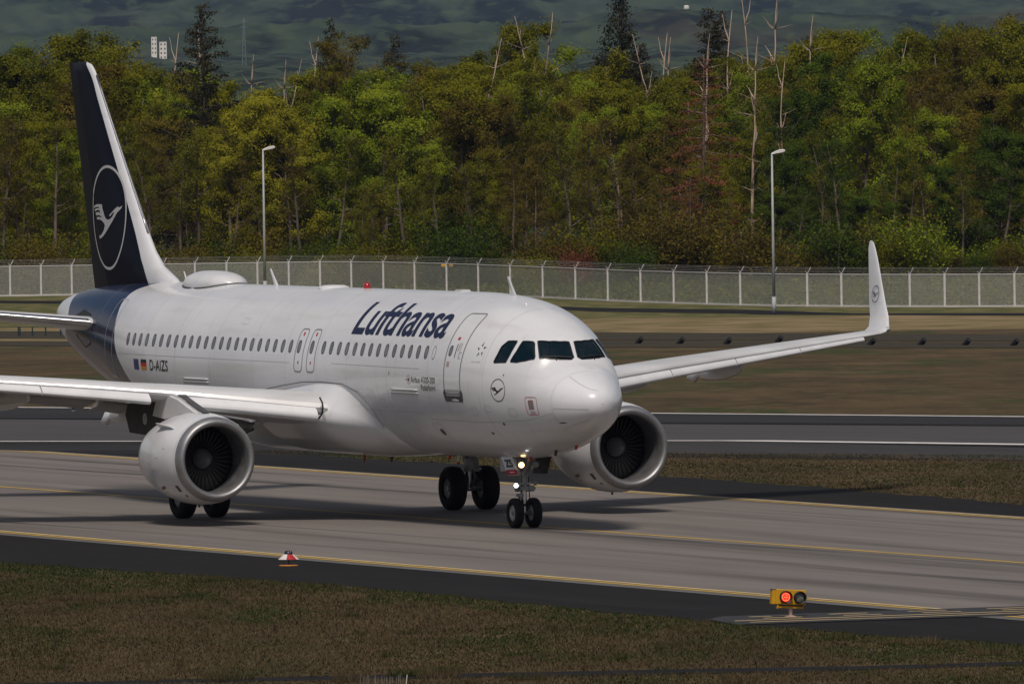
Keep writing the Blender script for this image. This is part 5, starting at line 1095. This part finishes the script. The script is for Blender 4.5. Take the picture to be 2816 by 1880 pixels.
def tree(key, tint, ud, top, D, wide=1.0, label='', cat='tree', kind=None, group=None, Hp=18., rz=None):
    x, y = at_far(ud, D); Ht = height_for(top, ud, D); s = Ht/Hp; t = thing(kind or 'tree', label, cat, (x, y, ZE), (0, 0, random.uniform(0, 6.28) if rz is None else rz), group); t.scale = (s*wide, s*wide, s)
    obj('trunk', PROTO[key][0], t); crown_obj('crown', key, tint, t); return t
def dead(i, ud, top, D, label, lean=0., mat_=None, h=17.):
    x, y = at_far(ud, D); Ht = height_for(top, ud, D); t = thing('dead_tree', label, 'dead tree', (x, y, ZE), (0, 0, DIRA+random.choice((0, 3.1))), 'bare dead trees in the forest'); t.scale = (Ht/h*.9, Ht/h*.9, Ht/h)
    obj('trunk', SN[i], t); return t
GF = 'leafy trees of the forest edge'
# trees one can point at (column, top row in the photograph's 2349 px view; distance in metres)
NAMED = [('b2', 'olive', 185, 42, 1215, 1.05, 'broad olive green oak rising just above the tail fin tip'),
 ('b0', 'olive', 30, 112, 1190, 1.0, 'olive leafed tree at the left edge of the forest'),
 ('b1', 'olive', 305, 128, 1200, .9, 'olive tree between the fin tip and the tall dark spruce'),
 ('b0', 'yellow', 600, 188, 1141, 1.0, 'bright yellow green tree behind the left lamp post'), ('b2', 'yellow', 560, 205, 1140, .9, 'broad yellow green tree just left of the left lamp head'), ('b0', 'yellow', 665, 235, 1137, .9, 'yellow green tree between lamp post and fresh green tree'), ('b0', 'bright', 870, 172, 1144, .9, 'fresh green tree just left of the small dark spruce'), ('b1', 'bright', 745, 195, 1145, .9, 'fresh green tree standing left of the broadest fresh green one'), ('b1', 'yellow', 520, 225, 1138, .9, 'yellow green tree lower and left of the left lamp post'),
 ('b2', 'bright', 810, 150, 1143, .82, 'fresh green leafy tree right of the left lamp post'), ('b4', 'brown', 765, 70, 1230, .85, 'orange brown tree standing above the fresh green one'),
 ('b1', 'olive', 1165, 14, 1245, .72, 'tall narrow green tree above the middle of the aircraft roof'), ('b0', 'olive', 1110, 160, 1170, .95, 'olive tree in front of the tall narrow green one'),
 ('b3', 'olive', 1000, 175, 1175, 1.0, 'thin leaved olive tree left of the middle'), ('b4', 'olive', 1260, 150, 1172, 1.0, 'open crowned olive tree above the airline name'),
 ('b3', 'olive', 1365, 105, 1215, .95, 'olive tree left of the dark branching fir'), ('b0', 'olive', 1420, 170, 1165, .9, 'olive tree before the dark branching fir'),
 ('b2', 'olive', 1890, 58, 1215, .85, 'dark olive oak with high crown right of the right lamp post'), ('b1', 'bright', 1980, 110, 1152, .95, 'fresh green tree right of the pale forked dead trunks'),
 ('b3', 'olive', 1780, 120, 1190, .9, 'thin olive tree behind the right lamp post'), ('b0', 'olive', 2110, 62, 1225, 1.0, 'wide olive tree above the upturned wing tip'), ('b4', 'brown', 2090, 150, 1165, 1.0, 'brownish open tree above the upturned wing tip'),
 ('b2', 'olive', 2290, 30, 1205, 1.05, 'large olive tree at the right edge of the forest'), ('b5', 'olive', 2330, 0, 1190, 1.0, 'dark limbed tree at the far right reaching the top of the picture'),
 ('b4', 'brown', 650, 330, 1150, .8, 'brownish budding tree low behind the left lamp post'), ('b4', 'brown', 1540, 260, 1150, .8, 'brown budding tree left of the rust coloured conifer'), ('b3', 'brown', 1200, 330, 1146, .8, 'low brown budding tree above the airline name'),
 ('b2', 'deep', 1850, 300, 1136, .85, 'deep green bushy tree beside the right lamp post'), ('b0', 'deep', 2290, 280, 1134, 1.1, 'deep green full tree at the lower right'), ('b1', 'deep', 2180, 360, 1131, 1.0, 'deep green lower tree right of the wing tip'),
 ('b0', 'deep', 1760, 430, 1130, 1.15, 'low deep green tree at the foot of the right lamp post'), ('b2', 'deep', 1980, 420, 1130, 1.15, 'low deep green tree just left of the wing tip'), ('b3', 'brown', 2080, 400, 1144, .9, 'low brown tree directly behind the wing tip'),
 ('b0', 'olive', 90, 250, 1150, .9, 'middle height olive tree at the lower left'), ('b4', 'brown', 330, 300, 1146, .9, 'brownish tree right of the tail fin'), ('b3', 'olive', 440, 290, 1150, .95, 'thin olive tree under the tall dark spruce')]
for key, tint, ud, top, D, w_, lab in NAMED: tree(key, tint, ud, top, D, w_, lab, group=GF)
CON = [('c0', 'needle', 476, -2, 1156, .95, 'tall dark spruce left of the left lamp post'), ('c0', 'needle', 913, 72, 1235, .8, 'small dark spruce above the middle of the roof'), ('c1', 'needle', 772, 34, 1260, .7, 'dark spruce tip behind the orange brown tree'),
       ('c2', 'needle', 1438, -22, 1230, 1.15, 'dark fir with long upswept branches at the top of the picture'), ('c1', 'needle', 1488, 92, 1215, 1.0, 'short dark spruce right of the upswept fir'), ('c1', 'needle', 1613, 10, 1235, 1.25, 'dark spruce above the rust coloured conifer'), ('c1', 'needle', 1670, 16, 1245, .8, 'thin dark spruce right of its twin'),
       ('c1', 'needle', 950, 200, 1180, .9, 'dark narrow spruce behind the fresh green tree')]
for key, tint, ud, top, D, w_, lab in CON: tree(key, tint, ud, top, D, w_, lab, kind='conifer', cat='conifer', group='dark conifers', Hp=20.)
tree('rust', 'rust', 1613, 118, 1131, 1.25, 'dead conifer with rust brown needles left of the right lamp post', kind='conifer', cat='conifer', Hp=20.)
tree('rust', 'rust', 1580, 400, 1127, 1.6, 'low rust brown dead conifer at the fence', kind='conifer', cat='conifer', Hp=20.)
for i, ud, top, D, lab in [(0, 1232, 0, 1212, 'pale bare trunk right of the tall narrow green tree'), (3, 1303, -4, 1214, 'tall pale bare trunk with a small fork above the airline name'), (3, 1048, 52, 1200, 'thin bare dead conifer trunk above the middle of the roof'), (1, 1505, 60, 1205, 'pale snag just right of the upswept fir'), (2, 1520, 78, 1204, 'second pale snag right of the upswept fir'), (3, 1563, 40, 1210, 'slim pale dead stem between fir and spruces'),
   (2, 1608, 70, 1150, 'pale forked dead stem before the twin spruces'), (1, 1652, 6, 1222, 'bare pale stem between the twin spruces'), (1, 1740, -40, 1222, 'tall leaning bare stem reaching the picture top, left one'), (2, 1764, -30, 1220, 'tall forked bare stem reaching the picture top, right one'), (2, 1719, 76, 1146, 'stout pale dead trunk standing low before the green, left of the right lamp post'), (1, 1776, 125, 1147, 'pale dead trunk passing behind the right lamp post'),
   (2, 1845, 28, 1208, 'bare forked crown above the dark olive oak'), (3, 1985, 50, 1215, 'short pale stub above the fresh green tree'), (1, 385, 60, 1235, 'thin bare stem between the white towers and the spruce'), (2, 565, 118, 1230, 'bare twisted dead tree right of the tall spruce'), (3, 600, 105, 1240, 'second bare stem right of the tall spruce'), (2, 640, 130, 1235, 'grey leafless tree left of the orange brown tree'), (1, 706, 70, 1235, 'pale spike left of the orange brown tree'), (0, 1420, 290, 1138, 'pale leaning trunk low in the forest above the nose'), (1, 2040, 130, 1200, 'pale stub in the olive crowns'), (2, 480, 60, 1205, 'pale branching stem inside the tall spruce')]: dead(i, ud, top, D, lab)
# the rest of the wood: rows behind and between, each tree its own object
g = np.random.default_rng(5); cnt = 0
TOPL = interp([-900, 0, 100, 190, 300, 420, 560, 680, 820, 900, 1000, 1080, 1250, 1350, 1560, 1700, 1800, 1900, 2100, 2300, 2349, 3200], [100, 90, 78, 60, 122, 128, 150, 125, 130, 140, 130, 90, 100, 105, 128, 105, 88, 52, 52, 28, 22, 60])
for D0, step, lo, hi in ((1142, 125, 200, 330), (1160, 105, 110, 210), (1180, 100, 45, 130), (1205, 95, 15, 70), (1235, 88, 0, 30), (1275, 90, -4, 18)):
    ud = -1180+g.random()*60
    while ud < 3550:
        if 545 < ud < 690 and D0 > 1200: ud += step; continue
        right = ud > 1640; D = D0+g.normal()*7; top = float(TOPL(ud))+lo+(hi-lo)*g.random()
        if D0 < 1150: tint, key = g.choice(['deep', 'deep', 'olive'] if right else ['olive', 'brown', 'olive', 'olive', 'bright']), g.choice(['b0', 'b3', 'b4', 'b5', 'b2'] if right else ['b3', 'b4', 'b5', 'b0'])
        else: tint, key = g.choice(['olive', 'olive', 'olive', 'brown', 'bright', 'deep' if right else 'olive']), g.choice(['b0', 'b1', 'b2', 'b3', 'b4'])
        tree(str(key), str(tint), ud, top, D, (wd_ := float(g.uniform(.8, 1.1))), uniq({'olive': 'olive green', 'brown': 'brownish budding', 'bright': 'fresh green', 'deep': 'deep green'}[str(tint)]+' tree in the '+deep(D0).replace('row', 'tree row')+', '+where(ud, D0), 'broad' if wd_ > .95 else 'narrow'), group='trees within the wood, '+str(tint))
        ud += step*g.uniform(.75, 1.25)
for D0, step in ((1122, 46), (1130, 50)):
    ud = -1180
    while ud < 3550:
        right = ud > 1690; D = max(D0, float(FD(ud*1.2))+8)+g.normal()*2; x, y = at_far(ud, D); tint = str(g.choice(['deep', 'deep', 'brown', 'olive', 'bright'] if right else ['brown', 'olive', 'brown', 'olive', 'deep', 'brown'])); k = str(g.choice(['s0', 's1', 's2']))
        s = float(g.uniform(.75, 1.75)); t = thing('shrub', uniq({'olive': 'olive', 'brown': 'brown', 'bright': 'fresh green', 'deep': 'deep green'}[tint]+' shrub '+('close behind' if D0 < 1126 else 'a little way behind')+' the fence, '+where(ud, D), 'tall' if s > 1.2 else 'low', 'dense', 'bushy'), 'shrub', (x, y, ZE), (0, 0, g.random()*6.28), 'shrubs behind the fence, '+tint); t.scale = (s*1.15, s*1.15, s)
        obj('stems', PROTO[k][0], t); crown_obj('foliage', k, tint, t); ud += step*g.uniform(.7, 1.3)
ud = -900
while ud < 3300:                                       # slim pole trees at the front of the wood
    tint = str(g.choice(['brown', 'olive', 'olive'] if ud < 1690 else ['deep', 'olive', 'brown'])); tree(str(g.choice(['p0', 'p1'])), tint, ud, g.uniform(230, 420), 1126+g.random()*7, 1.0, uniq('slim '+{'olive': 'olive green', 'brown': 'brownish', 'deep': 'deep green'}[tint]+' pole tree just behind the shrubs, '+where(ud, 0), 'another'), group='slim pole trees, '+tint); ud += g.uniform(35, 95)
x, y = at_far(1308, 1119); t = thing('shrub', 'shrub of dry rust coloured leaves behind the fence above the nose', 'shrub', (x, y, ZE)); t.scale = (1.1, 1.1, 1.1); obj('stems', PROTO['s0'][0], t); crown_obj('foliage', 's0', 'rust', t)
# leaf litter and undergrowth on the forest floor
g = np.random.default_rng(9); n = 26000; Dd = g.uniform(1117, 1290, n); Ll = g.uniform(-95, 95, n); X = CAM[0]+H[0]*Dd+LAT[0]*Ll; Y = CAM[1]+H[1]*Dd+LAT[1]*Ll; Zz = ZE+np.abs(g.normal(0, .55, n))
V, F = quads(np.stack([X, Y, Zz], 1), .45, g); me = fast_mesh('undergrowth', V, F, LM['brown']); facecol(me, 'tint', g.random(n)*.6); obj('undergrowth', me, label='brown undergrowth on the forest floor', category='undergrowth', kind='stuff')

g = np.random.default_rng(12); n = 60000; Dd = g.uniform(1016, 1122, n); Ll = g.uniform(-75, 75, n); cl_ = np.sin(Ll*1.3+Dd*.21)+np.sin(Ll*.47-Dd*.13)+np.sin(Ll*2.9+Dd*.5)*.5; X = CAM[0]+H[0]*Dd+LAT[0]*Ll; Y = CAM[1]+H[1]*Dd+LAT[1]*Ll
fu_ = np.array([float(FD(u)) for u in np.linspace(-700, 3600, 80)]); fl2 = np.array([(u-1408)/FPX*D_ for u, D_ in zip(np.linspace(-700, 3600, 80), fu_)]); k = Dd > np.interp(Ll, fl2, fu_)+1.5; X, Y, cl_, n = X[k], Y[k], cl_[k], int(k.sum())
Zz = ZE+np.abs(g.normal(0, .16, n))*(1.4+cl_*.6); V, F = quads(np.stack([X, Y, Zz], 1), .34, g, .6, .6); me = fast_mesh('rough_growth', V, F, LM['olive']); facecol(me, 'tint', np.clip(.25+.12*cl_+g.normal(0, .2, n), 0, 1)); obj('rough_growth', me, label='rough low weeds between the fence and the wood', category='weeds', kind='stuff')

# ================================================================== HILL, FAR TOWERS
from mathutils import noise as NZ
Dv = np.concatenate([np.linspace(3000, 7140, 130), np.linspace(7150, 7232, 60), np.linspace(7240, 9780, 40), np.linspace(9790, 9960, 110), np.linspace(9970, 10900, 30)]); nd, nl_ = len(Dv), 440; DH0 = 3000.; Lv = np.linspace(-480, 480, nl_)
def vn(x, y, s, o):                                         # smooth value noise on arrays
    x = x/s+o; y = y/s+o*1.7; xi, yi = np.floor(x).astype(int), np.floor(y).astype(int); fx_, fy_ = x-xi, y-yi; fx_ = fx_*fx_*(3-2*fx_); fy_ = fy_*fy_*(3-2*fy_)
    h = lambda a, b_: ((np.sin(a*127.1+b_*311.7+o*17.)*43758.5453) % 1.0)
    return (h(xi, yi)*(1-fx_)+h(xi+1, yi)*fx_)*(1-fy_)+(h(xi, yi+1)*(1-fx_)+h(xi+1, yi+1)*fx_)*fy_
A, B_ = np.meshgrid(Dv, Lv, indexing='ij'); ramp_ = np.clip((A-7100)/60, 0, 1); hz = ZE+1.5+np.clip(A-7150, 0, 62)*.26+np.maximum(A-9800, 0)*.29-11*np.clip((A-7232)/8, 0, 1)+ramp_*(9*(vn(A*.4, B_, 130, 3)-.45)+5*(vn(A*.5, B_, 45, 7)-.4))+4.0*vn(A, B_, 15, 1)+3.5*vn(A, B_, 9, 5)
X = CAM[0]+H[0]*A+LAT[0]*B_; Y = CAM[1]+H[1]*A+LAT[1]*B_
V = np.stack([X, Y, hz], -1).reshape(-1, 3); I = np.arange(nd*nl_).reshape(nd, nl_); F = np.stack([I[:-1, :-1], I[1:, :-1], I[1:, 1:], I[:-1, 1:]], -1).reshape(-1, 4)
hillm = mat('hill_woods', (.030, .048, .030), .9, 0, (.052, .074, .042), .03, 6, spec=.1, lo=.4, hi=.6)
add_layer(hillm, (.060, .050, .034), .010, (1, 1, 1), .55, .68, .7, detail=6); add_layer(hillm, (.008, .016, .012), .02, (1, 1, 1), .48, .60, .85, detail=5); add_layer(hillm, (.060, .085, .038), .085, (1, 1, 1), .56, .66, .5, detail=3)
me = fast_mesh('hill', V, F[:, ::-1], hillm); me.polygons.foreach_set('use_smooth', np.ones(len(me.polygons), bool)); h = obj('hill', me, kind='structure')
obj('far_hills', mesh('far_hills', [(*wxy(D, L), z) for D, z in ((7100, ZE-3), (7230, 8), (9800, 9), (10900, 322)) for L in (-9000, -481, 481, 9000)], [(i*4+j, (i+1)*4+j, (i+1)*4+j+1, i*4+j+1) for i in range(3) for j in range(3) if j != 1], hillm), kind='structure')
lightwall = mat('pale_tower_wall', (.80, .76, .70), .7); twin = mat('tower_window', (.10, .11, .12), .4)
for ul, ur, vt, lab in ((416, 431, 102, 'slim white tower far behind the trees, taller left one'), (438, 458, 115, 'slim white tower far behind the trees, shorter right one')):
    D = 7000.; x0_, y0_ = col_at((ul+ur)/2, D, 120); w = (ur-ul)/FPX*D; zt_ = CAM[2]+ray((ul+ur)/2, vt)[2]*D; t = thing('tower_block', lab, 'building', (x0_, y0_, ZE), (0, 0, DIRA), 'white towers in the distance')
    obj('wall', MB().box((0, w, (zt_-ZE)/2), (w, w*2, zt_-ZE)).mesh('wall', lightwall), t); obj('roof', MB().box((0, w, zt_-ZE+.15), (w*1.04, w*2.08, .3)).mesh('roof', greyline), t)
    wm = MB().box((0, 0, 0), (w*.2, .1, .9)).mesh('window', twin)
    for k in range(4):
        for s_ in (-.25, .25): obj('window', wm, t, loc=(w*s_, -.05, zt_-ZE-1.4-k*2.3))
# lattice mast
D = 5200.; x0_, y0_ = col_at(671, D, 120); hm = CAM[2]+ray(671, 50)[2]*D-ZE; ma = thing('lattice_mast', 'thin lattice mast before the hill, right of the tall spruce', 'mast', (x0_, y0_, ZE), (0, 0, DIRA)); lat_m = mat('mast_steel', (.25, .30, .32), .6, .3)
b = MB(); zs = np.linspace(0, hm, 12); wd = lambda z: 1.7*(1-z/hm)+.35
for sx_ in (-1, 1):
    for sy_ in (-1, 1): obj('leg', MB().tube([(sx_*wd(0)/2, sy_*wd(0)/2, 0), (sx_*wd(hm)/2, sy_*wd(hm)/2, hm)], .07, 4).mesh('leg', lat_m), ma)
for i in range(11):
    z0_, z1_ = zs[i], zs[i+1]
    for sy_ in (-1, 1): b.tube([(-wd(z0_)/2, sy_*wd(z0_)/2, z0_), (wd(z1_)/2, sy_*wd(z1_)/2, z1_)], .035, 3).tube([(wd(z0_)/2, sy_*wd(z0_)/2, z0_), (-wd(z1_)/2, sy_*wd(z1_)/2, z1_)], .035, 3)
for z in (hm*.86, hm*.95): b.tube([(-1.6, 0, z), (1.6, 0, z)], .05, 4)
obj('bracing', b.mesh('bracing', lat_m), ma)
D = 8100.; x0_, y0_ = col_at(1888, D, 25); zg = CAM[2]+ray(1888, 40)[2]*D; rt_ = thing('hilltop_building', 'tiny pale building with a round top on the far hillside', 'building', (x0_, y0_, zg), (0, 0, DIRA))
obj('wall', MB().box((0, 0, 1.2), (1.6, 1.6, 4.4)).mesh('wall', lightwall), rt_); obj('roof', MB().lathe([(0, 1.7), (1.6, 1.7), (2.0, .9), (2.1, .01)], (0, 0, 3.4), 'z', n=14).mesh('roof', lightwall), rt_)

# ================================================================== GRASS
def grassmat(name, c1, c2, c3):
    m = leaf_mat(name, c1, c2, c3, .15); return m
gm = grassmat('grass_blades', (.034, .058, .014), (.108, .080, .043), (.180, .135, .076))
eyf = lambda x: np.interp(x, ex, ey)
def field(name, Dr, Lr, n, hmin, hmax, keep, seed, w=.012, label=''):
    g = np.random.default_rng(seed); D = g.uniform(*Dr, n); L = g.uniform(*Lr, n); X = CAM[0]+H[0]*D+LAT[0]*L; Y = CAM[1]+H[1]*D+LAT[1]*L; k = keep(X, Y, D, L); X, Y, D, L = X[k], Y[k], D[k], L[k]; n = len(X)
    patch_ = vn(L, D*.3, 1.8, 2)*.6+vn(L, D*.3, .6, 4)*.4; gv_ = vn(L, D*.28, 2.6, 9)*.5+vn(L, D*.3, 1.1, 11)*.3+vn(L, D*.3, .4, 5)*.2; green = gv_ > 9; hgt = hmin+(hmax-hmin)*g.random(n)**1.6*(.5+patch_); a = g.random(n)*6.28; Z = land(D)
    lean = g.normal(size=(n, 2))*.45*hgt[:, None]; dx, dy = np.cos(a)*w, np.sin(a)*w; wv = w*(1+3*g.random(n)); dx, dy = np.cos(a)*wv, np.sin(a)*wv
    V = np.stack([np.stack([X-dx, Y-dy, Z], 1), np.stack([X+dx, Y+dy, Z], 1), np.stack([X+lean[:, 0], Y+lean[:, 1], Z+hgt], 1)], 1).reshape(-1, 3); F = np.arange(3*n).reshape(-1, 3)
    me = fast_mesh(name, V, F, gm); green = green | ((name == 'near_grass') & ((eyf(X)-Y) < 1.2+2.2*vn(X, Y, 4, 3))) | ((name == 'middle_grass') & ((vn(X, Y, 3, 8) > .6) | ((Y-np.interp(X, ex, ey2)) < .8))); tint = np.clip(np.where(green, .10, .50-.38*np.clip((gv_-.46)/.22, 0, 1))+g.normal(0, .06, n)+.45*(patch_-.5), 0, 1); facecol(me, 'tint', tint); return obj(name, me, kind='stuff', label=label, category='grass')
onpath = lambda X, Y: (X > np.interp(Y, [-45, -30, -25, -18, -10], [59.2, 63.0, 64.6, 66.2, 66.4])) & (X < np.interp(Y, [-45, -30, -25, -18, -10], [60.0, 64.6, 66.3, 67.5, 67.7]))
field('near_grass', (236, 322), (-20, 20), 620000, .02, .075, lambda X, Y, D, L: (Y < eyf(X)+.03) & ~onpath(X, Y) & (np.abs(L) < D*.042+1.5), 21, .006, 'short dry and green grass of the near meadow')
field('middle_grass', (340, 412), (-22, 24), 280000, .02, .055, lambda X, Y, D, L: (Y > np.interp(X, ex, ey2)-.03) & (Y < s0[1]+(X-s0[0])*(s1[1]-s0[1])/(s1[0]-s0[0])+.03) & (L > -19), 22, .008, 'dry grass strip between taxiway and runway')
# taller tussocks
g = np.random.default_rng(31); T = []
def tussock(u, v, r, hh_, tint, n=220):
    c = ground_at(u, v); a = g.random(n)*6.28; rr = r*np.sqrt(g.random(n)); X = c[0]+rr*np.cos(a); Y = c[1]+rr*np.sin(a); hg = hh_*(.5+.6*g.random(n)); ln = np.stack([np.cos(a), np.sin(a)], 1)*(.35*hg*(.3+rr/r))[:, None]+g.normal(size=(n, 2))*.05; b2 = g.random(n)*6.28; w = .006
    V = np.stack([np.stack([X-np.cos(b2)*w, Y-np.sin(b2)*w, X*0+c[2]], 1), np.stack([X+np.cos(b2)*w, Y+np.sin(b2)*w, X*0+c[2]], 1), np.stack([X+ln[:, 0], Y+ln[:, 1], c[2]+hg], 1)], 1).reshape(-1, 3); T.append((V, np.clip(g.normal(tint, .12, n), 0, 1)))
for u, v, r, h_, t in ((235, 1650, .55, .22, .75), (420, 1642, .5, .2, .7), (160, 1652, .3, .16, .6), (630, 1870, .5, .3, .35), (965, 1876, .35, .28, .6), (1205, 1862, .4, .25, .75), (560, 1600, .5, .14, .15), (2540, 1772, .45, .22, .8), (2460, 1770, .3, .16, .7), (2730, 1800, .5, .25, .75), (1120, 1858, .4, .2, .1), (1225, 1848, .3, .2, .15), (2030, 1880, .4, .2, .6), (130, 1840, .4, .15, .2), (300, 1628, .8, .12, .08), (1130, 1668, .4, .15, .75), (1900, 1740, .4, .16, .7), (1450, 1871, .4, .2, .3)): tussock(u, v, r, h_, t)
for k in range(70): tussock(g.uniform(-60, 2880), 1600+280*g.random()**.8+0.0, g.uniform(.1, .3), g.uniform(.12, .2), g.choice([.1, .5, .8]), 70) if True else 0
T = [(V, t) for V, t in T if V[0, 1] < float(eyf(V[0, 0]))-.1]
V = np.concatenate([a for a, _ in T]); me = fast_mesh('tussocks', V, np.arange(len(V)).reshape(-1, 3), gm); facecol(me, 'tint', np.concatenate([b_ for _, b_ in T])); obj('tussocks', me, kind='stuff', label='taller dry tussocks in the near meadow', category='grass')

# ================================================================== AIR
USE_HAZE = True
if USE_HAZE:
    hm_ = bpy.data.materials.new('haze'); hm_.use_nodes = True; n, l = nodes(hm_); n.remove(n['Principled BSDF']); pv = n.new('ShaderNodeVolumePrincipled'); pv.inputs['Color'].default_value = (.36, .46, 1.0, 1); pv.inputs['Density'].default_value = 1.4e-5; pv.inputs['Anisotropy'].default_value = 0.0
    l.new(pv.outputs[0], n['Material Output'].inputs['Volume'])
    c8 = [(*wxy(D, L), z) for z in (ZE-4.5, 345.) for D in (-260, 13000) for L in (-9500, 9500)]
    obj('haze', recalc(mesh('haze', c8, [(0, 1, 3, 2), (4, 6, 7, 5), (0, 4, 5, 1), (2, 3, 7, 6), (0, 2, 6, 4), (1, 5, 7, 3)], hm_)), kind='stuff')
